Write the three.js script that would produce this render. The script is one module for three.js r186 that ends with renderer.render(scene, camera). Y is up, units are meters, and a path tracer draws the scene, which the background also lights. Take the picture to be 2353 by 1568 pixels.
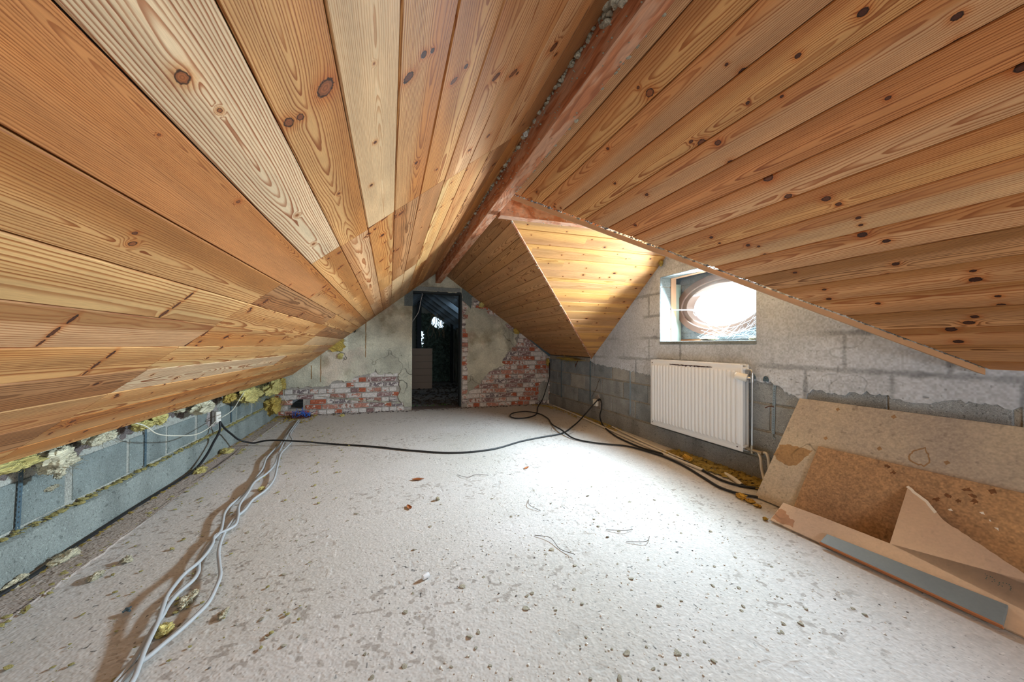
import * as THREE from 'three';
import { mergeGeometries, mergeVertices, toCreasedNormals } from 'three/addons/utils/BufferGeometryUtils.js';
import { RoundedBoxGeometry } from 'three/addons/geometries/RoundedBoxGeometry.js';
import { RectAreaLightUniformsLib } from 'three/addons/lights/RectAreaLightUniformsLib.js';

// ------------------------------------------------------------------ camera, sky, light, exposure
const scene = new THREE.Scene();
const camera = new THREE.PerspectiveCamera(84.1, 2353 / 1568, 0.05, 200);
camera.position.set(0, 1, 0);
camera.lookAt(0.30728, 1.01123, -0.95146);
camera.rotateZ(0.0042);
const renderer = new THREE.WebGLRenderer({ antialias: true });
renderer.toneMapping = THREE.LinearToneMapping;
renderer.toneMappingExposure = 1.07;
renderer.shadowMap.enabled = true;
RectAreaLightUniformsLib.init();
scene.background = new THREE.Color(1.0, 1.25, 1.5);          // bright overcast sky
const DAY = new THREE.Color(0.68, 0.87, 1.0), OVAL_POWER = 510, REAR_POWER = 25;

// ------------------------------------------------------------------ helpers
function rng(seed) { let a = seed >>> 0; return () => { a = (a + 0x6d2b79f5) | 0; let t = Math.imul(a ^ (a >>> 15), 1 | a); t = (t + Math.imul(t ^ (t >>> 7), 61 | t)) ^ t; return ((t ^ (t >>> 14)) >>> 0) / 4294967296; }; }
const hash2 = (x, y, s) => { let h = Math.imul(x, 374761393) + Math.imul(y, 668265263) + Math.imul(s, 2147483647); h = Math.imul(h ^ (h >>> 13), 1274126177); return ((h ^ (h >>> 16)) >>> 0) / 4294967296; };
function n2(x, y, s = 0) {                                     // value noise, -1..1
  const ix = Math.floor(x), iy = Math.floor(y); let fx = x - ix, fy = y - iy; fx = fx * fx * (3 - 2 * fx); fy = fy * fy * (3 - 2 * fy);
  const a = hash2(ix, iy, s), b = hash2(ix + 1, iy, s), c = hash2(ix, iy + 1, s), d = hash2(ix + 1, iy + 1, s);
  return 2 * (a + (b - a) * fx + (c - a + (a - b - c + d) * fx) * fy) - 1;
}
function p2(x, y, px, py, s = 0) {                             // the same, periodic in px, py cells
  const ix = Math.floor(x), iy = Math.floor(y); let fx = x - ix, fy = y - iy; fx = fx * fx * (3 - 2 * fx); fy = fy * fy * (3 - 2 * fy);
  const x0 = ((ix % px) + px) % px, x1 = (x0 + 1) % px, y0 = ((iy % py) + py) % py, y1 = (y0 + 1) % py;
  const a = hash2(x0, y0, s), b = hash2(x1, y0, s), c = hash2(x0, y1, s), d = hash2(x1, y1, s);
  return 2 * (a + (b - a) * fx + (c - a + (a - b - c + d) * fx) * fy) - 1;
}
const n3 = (x, y, z, s = 0) => (n2(x + z * 0.37, y - z * 0.61, s) + n2(y + 17.3 + x * 0.21, z * 1.13 - 3.1, s + 7) + n2(z + 5.7, x * 1.07 + 9.2 - y * 0.33, s + 13)) / 2;
const fbmP = (u, v, f, oct, s) => { let r = 0, a = 0.5; for (let i = 0; i < oct; i++) { r += a * p2(u * f, v * f, f, f, s + i * 31); f *= 2; a *= 0.5; } return r; };
const sst = (a, b, x) => { const t = Math.min(1, Math.max(0, (x - a) / (b - a))); return t * t * (3 - 2 * t); };
const clamp = (x, a = 0, b = 1) => Math.min(b, Math.max(a, x));
const mix = (a, b, t) => a + (b - a) * t;
const taken = {};
function numbered(name) { const n = taken[name] = (taken[name] ?? -1) + 1; return n ? `${name}_${String(n).padStart(3, '0')}` : name; }
function tag(o, label, category, group, kind) { Object.assign(o.userData, { label, category }); if (group) o.userData.group = group; if (kind) o.userData.kind = kind; return o; }
function thing(name, label, category, pos = [0, 0, 0], group, kind) { const o = new THREE.Group(); o.name = numbered(name); o.position.set(...pos); scene.add(o); return tag(o, label, category, group, kind); }
function obj(name, geo, mat, parent = scene) {
  const g = Array.isArray(geo) ? mergeGeometries(geo.map((x) => { const y = x.index ? x.toNonIndexed() : x; for (const k of Object.keys(y.attributes)) if (!['position', 'normal', 'uv'].includes(k)) y.deleteAttribute(k); return y; })) : geo;
  const m = new THREE.Mesh(g, mat); m.castShadow = m.receiveShadow = true;
  m.name = parent === scene ? numbered(name) : name; parent.add(m); return m;
}
const struct = (name, label, category) => thing(name, label, category, [0, 0, 0], null, 'structure');
function box(x0, x1, y0, y1, z0, z1, r = 0) {
  const g = r ? new RoundedBoxGeometry(x1 - x0, y1 - y0, z1 - z0, 2, r) : new THREE.BoxGeometry(x1 - x0, y1 - y0, z1 - z0);
  return g.translate((x0 + x1) / 2, (y0 + y1) / 2, (z0 + z1) / 2);
}
function uvBox(g, s = 1, du = 0, dv = 0) {                     // metric uv by the main axis of each face
  if (g.index) g = g.toNonIndexed(); const p = g.attributes.position, n = p.count, uv = new Float32Array(n * 2);
  const a = new THREE.Vector3(), b = new THREE.Vector3(), c = new THREE.Vector3();
  for (let i = 0; i < n; i += 3) {
    a.fromBufferAttribute(p, i); b.fromBufferAttribute(p, i + 1).sub(a); c.fromBufferAttribute(p, i + 2).sub(a); b.cross(c);
    const x = Math.abs(b.x), y = Math.abs(b.y), z = Math.abs(b.z);
    for (let k = 0; k < 3; k++) { const q = i + k, X = p.getX(q), Y = p.getY(q), Z = p.getZ(q); const [u, v] = x >= y && x >= z ? [Z, Y] : y >= z ? [X, Z] : [X, Y]; uv[q * 2] = u * s + du; uv[q * 2 + 1] = v * s + dv; }
  }
  return g.setAttribute('uv', new THREE.BufferAttribute(uv, 2));
}
const V = (a) => new THREE.Vector3(...a);
const tube = (pts, r, seg, rad = 8, closed = false) => new THREE.TubeGeometry(new THREE.CatmullRomCurve3(pts.map(V), closed, 'centripetal'), seg ?? pts.length * 8, r, rad, closed);
function bar(a, b, w, h, up = [0, 1, 0]) {                     // a square bar between two points
  const A = V(a), B = V(b), d = B.clone().sub(A), L = d.length(), z = d.normalize(), x = V(up).cross(z).normalize(), y = z.clone().cross(x);
  return new THREE.BoxGeometry(w, h, L).applyMatrix4(new THREE.Matrix4().makeBasis(x, y, z).setPosition(A.add(B).multiplyScalar(0.5)));
}
function cyl(a, b, r0, r1 = r0, seg = 14) {
  const A = V(a), B = V(b), d = B.clone().sub(A), g = new THREE.CylinderGeometry(r1, r0, d.length(), seg);
  return g.applyQuaternion(new THREE.Quaternion().setFromUnitVectors(new THREE.Vector3(0, 1, 0), d.clone().normalize())).translate(...A.add(B).multiplyScalar(0.5).toArray());
}
function inPoly(x, y, P) { let c = false; for (let i = 0, j = P.length - 1; i < P.length; j = i++) { const [xi, yi] = P[i], [xj, yj] = P[j]; if (yi > y !== yj > y && x < ((xj - xi) * (y - yi)) / (yj - yi) + xi) c = !c; } return c; }
function ragged(P, step, amp, seed) {                          // an outline with a broken edge
  const r = rng(seed), out = [];
  for (let i = 0; i < P.length; i++) { const [x0, y0] = P[i], [x1, y1] = P[(i + 1) % P.length], L = Math.hypot(x1 - x0, y1 - y0), k = Math.max(1, Math.round(L / step)); for (let j = 0; j < k; j++) { const t = j / k; out.push([mix(x0, x1, t) + (r() - 0.5) * amp, mix(y0, y1, t) + (r() - 0.5) * amp]); } }
  return out;
}
const shapeOf = (P) => new THREE.Shape(P.map(([x, y]) => new THREE.Vector2(x, y)));

// ------------------------------------------------------------------ textures
function tex(w, h, fn, srgb = true) {                          // fn(u, v, out) with out in 0..1
  const d = new Uint8Array(w * h * 4), o = [0, 0, 0];
  for (let j = 0, k = 0; j < h; j++) for (let i = 0; i < w; i++, k += 4) { fn(i / w, j / h, o); d[k] = clamp(o[0]) * 255; d[k + 1] = clamp(o[1]) * 255; d[k + 2] = clamp(o[2]) * 255; d[k + 3] = 255; }
  const t = new THREE.DataTexture(d, w, h); t.colorSpace = srgb ? THREE.SRGBColorSpace : THREE.NoColorSpace;
  t.wrapS = t.wrapT = THREE.RepeatWrapping; t.magFilter = THREE.LinearFilter; t.minFilter = THREE.LinearMipmapLinearFilter; t.generateMipmaps = true; t.needsUpdate = true; return t;
}
const asData = (t) => t;                                        // the same pixels serve as relief
const hex = (h) => [(h >> 16 & 255) / 255, (h >> 8 & 255) / 255, (h & 255) / 255];

// Pine boards: a slice through growth rings about a wandering pith, with knots that push the rings aside.
const STRIP = 256, SHEET = 2048, LONG = 3.0, WIDE = 0.1425, ROWS = 8;
function woodSheet(strips, seed) {
  const d = new Uint8Array(SHEET * SHEET * 4);
  strips.forEach((S, si) => {
    const c1 = hex(S.c1), c2 = hex(S.c2), hc = hex(S.heart ?? S.c1), s = seed + si * 101;
    const kn = S.knots.map(([u, v, r, dark = 0.4, ang = 0, eye = 1.5, e = 1.5]) => ({ u, v: v * WIDE, r, dark, eye, e, ca: Math.cos(ang), sa: Math.sin(ang) }));
    for (let i = 0; i < SHEET; i++) {
      const u = i / SHEET * LONG;
      const D = (S.D0 ?? 0.03) + (S.dD ?? 0.012) * u + (S.aD ?? 0.008) * n2(u * (S.fD ?? 1.3), 3.3, s) + 0.0025 * n2(u * 5, 9.1, s), x0 = (S.x0 ?? 0) + (S.ax ?? 0.012) * n2(u * 0.9, 1.7, s + 1);
      const near = kn.filter((k) => Math.abs(u - k.u) < k.r * 9), dull = 0.5 + 0.5 * n2(u * 1.7, 4.4, s + 5);
      for (let j = 0; j < STRIP; j++) {
        const v = (j / STRIP - 0.5) * WIDE; let dd = D, knot = 0, kd = 9, kk = null, halo = 0;
        for (const k of near) {
          const a = u - k.u, b = v - k.v, e = (a * a) / (k.r * k.r * 14) + (b * b) / (k.r * k.r * 4.2); dd += k.eye * k.r * Math.exp(-e);
          const a2 = a * k.ca + b * k.sa, b2 = b * k.ca - a * k.sa, q = Math.hypot(a2 / k.e, b2) / k.r * (1 + 0.12 * n2(a * 300, b * 300, s)); if (q < kd) { kd = q; kk = k; } halo = Math.max(halo, Math.exp(-q * q * 0.28));
        }
        const w = 0.0028 * n2(u * 3.2, v * 16, s + 12) + 0.0014 * n2(u * 9, v * 60, s + 2) + 0.00035 * n2(u * 34, v * 260, s + 3);
        const R = Math.hypot(v - x0, dd) + w, ph = R / S.sp + 0.5 * n2(R / S.sp * 0.31, 7, s), t = ph - Math.floor(ph), vary = 0.55 + 0.45 * hash2(Math.floor(ph), 5, s);
        const late = sst(0.42, 0.9, t) * (1 - sst(0.93, 1, t)) * vary * (S.str ?? 0.85), fib = 0.035 * n2(u * 14, v * 1500, s + 4) + 0.03 * n2(u * 60, v * 600, s + 6), wash = 0.07 * n2(u * 1.1, v * 22, s + 8) + 0.04 * n2(u * 7, v * 40, s + 9);
        const hq = S.heart ? sst(-0.25, 0.55, (S.hv ?? 0) * (v / WIDE) * 2 + 0.8 * n2(u * 0.5, v * 16, s + 10) + (S.hb ?? 0)) * (S.ha ?? 0.8) : 0;
        const o = (((si * STRIP + j) * SHEET) + i) * 4;
        for (let c = 0; c < 3; c++) {
          let x = mix(mix(c1[c], hc[c], hq), c2[c], Math.min(1, late * (0.95 + 0.25 * dull))); x *= 1 + fib + wash; x *= 1 - halo * 0.2 * (c + 0.5);
          if (kk && kd < 1.15) {
            const ring = 0.5 + 0.5 * Math.sin(kd * 17), base = mix(c === 0 ? 0.66 : c === 1 ? 0.38 : 0.2, c === 0 ? 0.2 : c === 1 ? 0.1 : 0.08, kk.dark) * (0.86 + 0.2 * ring), rim = sst(0.72, 0.95, kd) * (1 - sst(1, 1.15, kd));
            x = mix(x, base, 1 - sst(0.9, 1.12, kd)); x *= 1 - 0.6 * rim;
          }
          d[o + c] = clamp(x) * 255;
        }
        d[o + 3] = 255;
      }
    }
  });
  const t = new THREE.DataTexture(d, SHEET, SHEET); t.colorSpace = THREE.SRGBColorSpace; t.wrapS = t.wrapT = THREE.RepeatWrapping; t.magFilter = THREE.LinearFilter; t.minFilter = THREE.LinearMipmapLinearFilter; t.generateMipmaps = true; t.needsUpdate = true; return t;
}
// colour sets: early wood, late wood, heart
const PALE = { c1: 0xd8ba94, c2: 0x925634 }, TAN = { c1: 0xcc9e72, c2: 0x8a4c26, heart: 0xb87e4c }, GOLD = { c1: 0xcf9b62, c2: 0x86441a, heart: 0xb2743a }, ORANGE = { c1: 0xc2834f, c2: 0x7a3e1a, heart: 0xb26c30 }, BROWN = { c1: 0xb47f52, c2: 0x5e361a, heart: 0x9c6438 };
const wr = rng(77);
function whorls(u0, u1, gap, dark = 0.55) { const k = []; for (let u = u0; u < u1; u += gap * (0.8 + 0.4 * wr())) { const n = 1 + Math.floor(wr() * 2.4), v = wr() - 0.5; for (let i = 0; i < n; i++) k.push([u + (wr() - 0.5) * 0.05, clamp(v + (wr() - 0.5) * 0.7, -0.45, 0.45), 0.004 + 0.007 * wr() * wr(), dark * (0.6 + 0.6 * wr()), wr() * 0.8]); } return k; }
const W1 = (g = 0.36) => whorls(1.58, 2.95, g);
const LEFT_STRIPS = [                                          // rows -2 .. 15 down the left slope; u runs from z = -0.3 away from the camera
  { ...BROWN, sp: 0.005, x0: 0.09, knots: whorls(0.3, 2.9, 0.4) },
  { ...TAN, sp: 0.006, D0: 0.02, knots: [[0.84, 0.1, 0.012, 0.5], [0.9, -0.2, 0.006, 0.6], ...W1()], hv: -1 },
  { ...TAN, sp: 0.0055, x0: -0.05, D0: 0.02, knots: [[0.86, 0.28, 0.011, 0.35, 0.7], [0.875, 0.12, 0.005, 0.7], [1.27, 0.1, 0.008, 0.5], ...W1()] },
  { ...TAN, sp: 0.006, D0: 0.025, hv: 1, knots: [[0.82, -0.09, 0.011, 0.5, 0.6], [1.3, -0.2, 0.007, 0.5], ...W1()] },
  { ...GOLD, sp: 0.0048, x0: -0.02, D0: 0.016, aD: 0.012, knots: [[0.68, -0.02, 0.006, 0.75], [0.715, 0.21, 0.008, 0.5, 0.7], [1.29, 0.03, 0.005, 0.6], ...W1()], hv: 1.3 },
  { ...ORANGE, c1: 0xc4925e, sp: 0.0042, x0: -0.03, D0: 0.014, aD: 0.012, knots: [[0.55, 0.04, 0.007, 0.8], [0.552, -0.12, 0.005, 0.85], [0.6, 0.3, 0.011, 0.6, 0.6], [1.1, -0.12, 0.006, 0.7], ...W1()], hv: -1.2 },
  { ...PALE, sp: 0.0036, x0: -0.012, D0: 0.006, dD: 0.001, aD: 0.02, fD: 2.1, str: 0.7, c1: 0xd0ab80, c2: 0xa46c3c, knots: [[0.5, -0.05, 0.002, 0.1, 0, 9], [0.8, 0.02, 0.0045, 0.55, 0, 4], [1.06, 0.2, 0.005, 0.6], ...W1()] },
  { ...GOLD, sp: 0.0046, x0: 0.004, D0: 0.014, dD: 0.02, aD: 0.024, fD: 1.9, knots: [[0.5, -0.26, 0.015, 0.22, 0.5], [0.545, 0.18, 0.0065, 0.35], [0.543, 0.35, 0.009, 0.3], [0.98, 0.02, 0.004, 0.5], ...W1(0.3)], hv: -0.8 },
  { ...PALE, sp: 0.0057, x0: 0.008, D0: 0.012, dD: 0.004, aD: 0.03, fD: 2.0, str: 0.95, knots: [[0.34, 0.12, 0.0085, 0.12], [0.43, 0.02, 0.0035, 0.1, 0, 11], [0.96, 0.0, 0.004, 0.05, 0, 10], [1.27, 0.08, 0.005, 0.2, 0, 7], ...W1(0.3)] },
  { ...ORANGE, sp: 0.003, x0: -0.05, D0: 0.014, dD: 0.004, aD: 0.024, fD: 2.2, str: 0.8, knots: [[0.72, -0.36, 0.004, 0.3, 0, 8], [0.42, -0.3, 0.002, 0.3, 0, 14], ...W1()], hv: -0.6 },
  { ...GOLD, sp: 0.0044, x0: 0.012, D0: 0.012, dD: 0.006, aD: 0.024, fD: 2, knots: [[0.66, 0.06, 0.006, 0.2, 0, 4], [0.63, -0.1, 0.004, 0.5], ...W1(0.28)], hv: -1.2, heart: 0xa86c36 },
  { ...GOLD, sp: 0.0088, x0: 0.06, D0: 0.03, aD: 0.006, str: 0.8, knots: [[1.07, -0.25, 0.005, 0.65, 1.2, 2, 3.4], [1.08, 0.05, 0.005, 0.6, 1.25, 2, 3], [1.085, 0.33, 0.007, 0.55, 1.2, 2, 2.6], ...W1()], c1: 0xd2a66e },
  { ...TAN, sp: 0.0062, x0: -0.05, D0: 0.02, knots: [[0.82, -0.25, 0.005, 0.75, 1.2, 2, 3.2], [0.83, 0.08, 0.006, 0.6, 1.2, 2, 3.2], [0.845, 0.35, 0.004, 0.6, 1.2, 2, 3], ...W1()], hv: -1.3, heart: 0xa27040 },
  { ...GOLD, sp: 0.007, x0: 0.05, D0: 0.02, knots: [[1.15, -0.25, 0.006, 0.7, 1.2, 2, 3], [1.16, 0.1, 0.006, 0.65, 1.2, 2, 3], [1.17, 0.36, 0.004, 0.6, 1.2, 2, 3], ...W1()] },
  { ...BROWN, sp: 0.007, x0: -0.02, D0: 0.014, knots: [[1.32, -0.1, 0.006, 0.8], ...W1()], hv: 0.8 },
  { ...TAN, sp: 0.0075, x0: 0.03, D0: 0.02, c1: 0xc2925e, knots: [...W1()], hv: 1 },
  { ...BROWN, sp: 0.008, x0: 0.04, D0: 0.02, knots: [[1.76, -0.27, 0.01, 0.8, 0.6], ...W1()] },
  { ...GOLD, sp: 0.0075, x0: -0.05, D0: 0.02, knots: [[1.5, 0.3, 0.007, 0.75, 1.2, 2, 3.2], [1.51, -0.1, 0.005, 0.7, 1.2, 2, 3.5], [1.75, 0, 0.01, 0.7], ...W1()] },
];
const RK = (list, row) => list.filter(([n]) => Math.floor(n) === row).map(([n, z, r = 0.0075, dark = 0.75]) => [-z - 0.3, n - row - 0.5, r, dark, 0.15]);
const RIGHT_KNOTS = [[1.5, -0.64, 0.008], [1.46, -0.8, 0.006], [2.55, -0.52, 0.007], [2.96, -0.54, 0.008], [0.94, -0.94, 0.009], [0.58, -0.96, 0.004], [1.69, -0.99, 0.005], [4.08, -0.48, 0.009], [2.24, -1.17, 0.009, 0.5], [1.9, -1.22, 0.012, 0.45], [1.7, -1.25, 0.006, 0.6], [2.94, -1.19, 0.009, 0.55], [4.06, -1.12, 0.012, 0.5], [4.84, -1.11, 0.009, 0.5], [5.43, -1.01, 0.01, 0.6], [5.72, -0.99, 0.007, 0.6], [6.43, -0.97, 0.006], [6.69, -0.98, 0.005], [7.13, -1.0, 0.011, 0.85], [7.54, -0.95, 0.008, 0.85], [8.56, -0.98, 0.008, 0.85], [8.93, -1.03, 0.006], [6.32, -1.43, 0.007], [6.5, -1.39, 0.005], [6.93, -1.4, 0.008, 0.6], [5.44, -1.56, 0.007], [5.8, -1.55, 0.005], [-0.24, -1.23, 0.013, 0.2], [-0.55, -1.25, 0.005, 0.5], [9.33, -1.3, 0.006], [9.84, -1.32, 0.008, 0.85], [9.34, -0.8, 0.006, 0.85], [9.68, -0.81, 0.011, 0.9], [10.4, -1.15, 0.007, 0.85], [10.52, -0.79, 0.006, 0.9], [10.9, -0.8, 0.008, 0.85], [11.43, -0.89, 0.008, 0.85], [11.7, -0.92, 0.011, 0.8], [12.1, -0.99, 0.012, 0.85], [12.74, -1.0, 0.011, 0.9], [2.1, -0.9, 0.004], [3.4, -0.7, 0.005, 0.6], [8.2, -1.35, 0.006], [0.2, -1.6, 0.006, 0.6], [1.4, -1.75, 0.006, 0.6], [2.5, -1.65, 0.007, 0.6], [3.5, -1.9, 0.006, 0.6]];
const RIGHT_STRIPS = [];
for (let r = -2; r <= 14; r++) {
  const pick = [TAN, GOLD, TAN, GOLD, TAN, ORANGE, TAN, GOLD, PALE, TAN, BROWN, TAN, TAN, BROWN, TAN, BROWN, TAN][r + 2];
  RIGHT_STRIPS.push({ ...pick, c1: r === 6 ? 0xd2aa7c : r > 7 ? 0xc29062 : pick.c1, sp: 0.0042 + 0.0025 * wr(), x0: (wr() - 0.5) * 0.09, D0: 0.012 + 0.012 * wr(), aD: 0.018, fD: 1.6, str: 0.8, hv: -1.4, hb: -0.1, ha: 0.85, heart: r > 7 ? 0xa27040 : 0xb87a46, knots: [...RK(RIGHT_KNOTS, r), ...whorls(2.0, 2.9, 0.35, 0.5)] });
}
const GABLE_KNOTS = () => { const k = []; for (let u = 0.05; u < 2.95; u += 0.1 + 0.3 * wr()) k.push([u, (wr() - 0.5) * 0.85, 0.003 + 0.007 * wr() * wr(), 0.8, 0]); return k; };
const GABLE_STRIPS = [0, 1, 2, 3, 4].map((i) => ({ c1: [0xb4865a, 0xb88a5e, 0xb08254, 0xb4865c, 0xac7c50][i], c2: 0x86521e, heart: 0xcf9a58, hv: i % 2 ? 1 : -1, sp: 0.005 + i * 0.0006, x0: (i - 2) * 0.025, D0: 0.014, str: 0.5, knots: GABLE_KNOTS() }));
const SHADE_STRIPS = [0, 1, 2, 3, 4, 5, 6, 7].map((i) => ({ c1: [0xb4865a, 0xac7c50, 0xb88a5e, 0xb08254, 0xb4865c, 0xb4865a, 0xac7c50, 0xb88a5e][i], c2: 0x6e4420, sp: 0.0045 + 0.0008 * (i % 4), x0: (i % 3 - 1) * 0.022, D0: 0.01, aD: 0.016, fD: 1.8, str: 0.8, knots: whorls(0.1, 2.95, 0.34, 0.6) }));  // far right slope: same pine, its shade partly put into darker board tones
const STRIPS = [...LEFT_STRIPS, ...RIGHT_STRIPS, ...GABLE_STRIPS, ...SHADE_STRIPS];
const WOOD = [];
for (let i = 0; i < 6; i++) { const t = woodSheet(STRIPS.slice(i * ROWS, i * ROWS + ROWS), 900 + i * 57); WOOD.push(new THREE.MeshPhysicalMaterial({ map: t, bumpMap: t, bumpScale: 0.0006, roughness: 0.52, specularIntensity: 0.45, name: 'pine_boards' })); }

const concreteMap = tex(1024, 1024, (u, v, o) => {
  const a = fbmP(u, v, 6, 4, 1), b = p2(u * 220, v * 220, 220, 220, 5), c = p2(u * 90, v * 90, 90, 90, 8), c2 = p2(u * 330, v * 330, 330, 330, 25), pit = sst(0.55, 0.9, c) * 0.13 + sst(0.5, 0.9, b) * 0.2 + sst(0.5, 0.9, c2) * 0.16, pale = sst(0.55, 0.95, p2(u * 200, v * 200, 200, 200, 21)) * 0.2, g = 0.68 + 0.11 * a + 0.07 * b + 0.06 * c2 - pit + pale;
  o[0] = g * 0.985; o[1] = g; o[2] = g * 0.995;
});
const concreteBump = asData(concreteMap);
const concrete = (hexColor, bump = 0.004, rough = 0.95) => new THREE.MeshStandardMaterial({ color: hexColor, map: concreteMap, bumpMap: concreteBump, bumpScale: bump, roughness: rough, name: 'concrete' });
const M = {
  mortar: concrete(0xe0d6c8, 0.004), mortarBack: concrete(0xf0e2d8, 0.006), blockDark: concrete(0xc6d0da, 0.004), blockMid: concrete(0xdadfe4, 0.004), blockPale: concrete(0xf0efec, 0.004), blockTeal: concrete(0xb8c2bf, 0.003), blockTealPale: concrete(0xcdd1cc, 0.003),
  plinthLeft: concrete(0xc6cdc8, 0.004), plinthRight: concrete(0xd2d2d2, 0.007), rubble: concrete(0xb8a4a0, 0.012), outerLeaf: concrete(0xb0b8be, 0.004), reveal: concrete(0xb6bebe, 0.004), dark: new THREE.MeshStandardMaterial({ color: 0x2a2624, roughness: 1 }), slab: new THREE.MeshStandardMaterial({ color: 0x6b6660, roughness: 1 }),
  white: new THREE.MeshPhysicalMaterial({ color: 0xe2e6ea, roughness: 0.38, clearcoat: 0.25, clearcoatRoughness: 0.3 }), plastic: new THREE.MeshPhysicalMaterial({ color: 0xe6e2d8, roughness: 0.35 }), chrome: new THREE.MeshStandardMaterial({ color: 0xc4c6c8, metalness: 0.9, roughness: 0.28 }), brass: new THREE.MeshStandardMaterial({ color: 0xa79c88, metalness: 0.8, roughness: 0.42 }),
  zinc: new THREE.MeshStandardMaterial({ color: 0x8ea0ac, metalness: 0.45, roughness: 0.5 }), black: new THREE.MeshStandardMaterial({ color: 0x16191c, roughness: 0.55 }), greyCable: new THREE.MeshStandardMaterial({ color: 0xa9adb0, roughness: 0.6 }), whiteWire: new THREE.MeshStandardMaterial({ color: 0xd8d5c4, roughness: 0.6 }), blueWire: new THREE.MeshStandardMaterial({ color: 0x1560c0, roughness: 0.45 }), redWire: new THREE.MeshStandardMaterial({ color: 0x4e1616, roughness: 0.5 }),
  pipe: new THREE.MeshStandardMaterial({ color: 0xd4cec2, roughness: 0.5 }), rust: new THREE.MeshStandardMaterial({ color: 0x5a3326, roughness: 0.8 }), web: new THREE.MeshStandardMaterial({ color: 0xe4ebf0, roughness: 0.9, transparent: true, opacity: 0.4 }),
  steel: new THREE.MeshStandardMaterial({ color: 0x4c626e, roughness: 0.6, metalness: 0.3 }), leafMat: new THREE.MeshStandardMaterial({ color: 0x9a5a2c, roughness: 0.9 }), twig: new THREE.MeshStandardMaterial({ color: 0x4a3826, roughness: 0.95 }), pebble: new THREE.MeshStandardMaterial({ color: 0x6a6866, roughness: 0.95 }), grit: new THREE.MeshStandardMaterial({ color: 0xd8d4cc, roughness: 1 }),
};
const insulMap = tex(512, 512, (u, v, o) => { const a = fbmP(u, v, 8, 4, 3), f = p2(u * 30, v * 140, 30, 140, 9), g = p2(u * 140, v * 26, 140, 26, 12); const x = 0.82 + 0.16 * a + 0.1 * f + 0.08 * g; o[0] = x; o[1] = x * 0.985; o[2] = x * 0.95; });
const insul = (c) => new THREE.MeshStandardMaterial({ color: c, map: insulMap, bumpMap: asData(insulMap), bumpScale: 0.006, roughness: 1, name: 'mineral_wool' });
M.wool = insul(0xfff2a0); M.woolPale = insul(0xfffae0); M.woolDark = insul(0xeed070); M.foam = insul(0xffc850); M.foamCream = insul(0xfff8e4);
const beamMap = tex(1024, 256, (u, v, o) => { const r = v * 10 + 2.2 * p2(u * 5, v * 3, 5, 3, 3) + 0.35 * p2(u * 30, v * 12, 30, 12, 4), t = r - Math.floor(r), l = sst(0.4, 0.9, t) * (1 - sst(0.92, 1, t)) * 0.6, d = 0.5 + 0.5 * fbmP(u, v, 8, 4, 6), dust = sst(0.35, 0.7, 0.5 + 0.8 * fbmP(u, v, 12, 4, 9)) * 0.85, f = 1 + 0.06 * p2(u * 40, v * 120, 40, 120, 15); o[0] = mix(mix(0.72, 0.54, l) * (0.85 + 0.3 * d), 0.82, dust * 0.6) * f; o[1] = mix(mix(0.46, 0.31, l) * (0.85 + 0.3 * d), 0.69, dust * 0.6) * f; o[2] = mix(mix(0.31, 0.19, l) * (0.85 + 0.3 * d), 0.6, dust * 0.6) * f; });
M.beam = new THREE.MeshStandardMaterial({ map: beamMap, bumpMap: asData(beamMap), bumpScale: 0.003, roughness: 0.75 });
M.batten = new THREE.MeshStandardMaterial({ color: 0xbc9068, roughness: 0.8 });

// ------------------------------------------------------------------ floor
const floorH = new Float32Array(1024 * 1024);
for (let j = 0; j < 1024; j++) for (let i = 0; i < 1024; i++) { const u = i / 1024, v = j / 1024; let h = 0.5 + 0.05 * fbmP(u, v, 10, 3, 40) + 0.03 * p2(u * 120, v * 120, 120, 120, 41) + 0.1 * p2(u * 260, v * 260, 260, 260, 42) + 0.12 * p2(u * 512, v * 512, 512, 512, 47); const pit = sst(0.55, 0.8, p2(u * 75, v * 75, 75, 75, 43)) * sst(-0.1, 0.4, p2(u * 9, v * 9, 9, 9, 44)), stone = sst(0.6, 0.85, p2(u * 95, v * 95, 95, 95, 45)) * sst(-0.2, 0.5, p2(u * 7, v * 7, 7, 7, 46)); floorH[j * 1024 + i] = clamp(h - 0.35 * pit + 0.3 * stone); }
const floorBump = tex(1024, 1024, (u, v, o) => { o[0] = o[1] = o[2] = floorH[Math.round(v * 1024) * 1024 + Math.round(u * 1024)]; }, false);
const floorMap = tex(2048, 2048, (u, v, o) => {
  const a = fbmP(u, v, 4, 4, 60), b = p2(u * 300, v * 300, 300, 300, 61), h = floorH[Math.floor(v * 1024) * 1024 + Math.floor(u * 1024)];
  const speck = sst(0.78, 0.95, p2(u * 210, v * 210, 210, 210, 62)) * sst(-0.3, 0.5, p2(u * 6, v * 6, 6, 6, 63)), fine = sst(0.8, 0.96, p2(u * 420, v * 420, 420, 420, 65)), pale = sst(0.75, 0.95, p2(u * 240, v * 240, 240, 240, 64));
  const blot = sst(0.34, 0.5, 0.55 * p2(u * 90, v * 90, 90, 90, 66) + 0.5 * p2(u * 190, v * 190, 190, 190, 67)) * sst(-0.15, 0.45, p2(u * 5, v * 5, 5, 5, 68)); let g = 0.755 - 0.13 * blot + 0.05 * a + 0.03 * b + (h - 0.5) * 0.1 - speck * 0.34 - fine * 0.16 + pale * 0.07; o[0] = g * (1.0 + 0.01 * blot); o[1] = g * (0.982 - 0.012 * blot); o[2] = g * (0.955 + 0.02 * a - 0.03 * blot);
});
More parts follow.
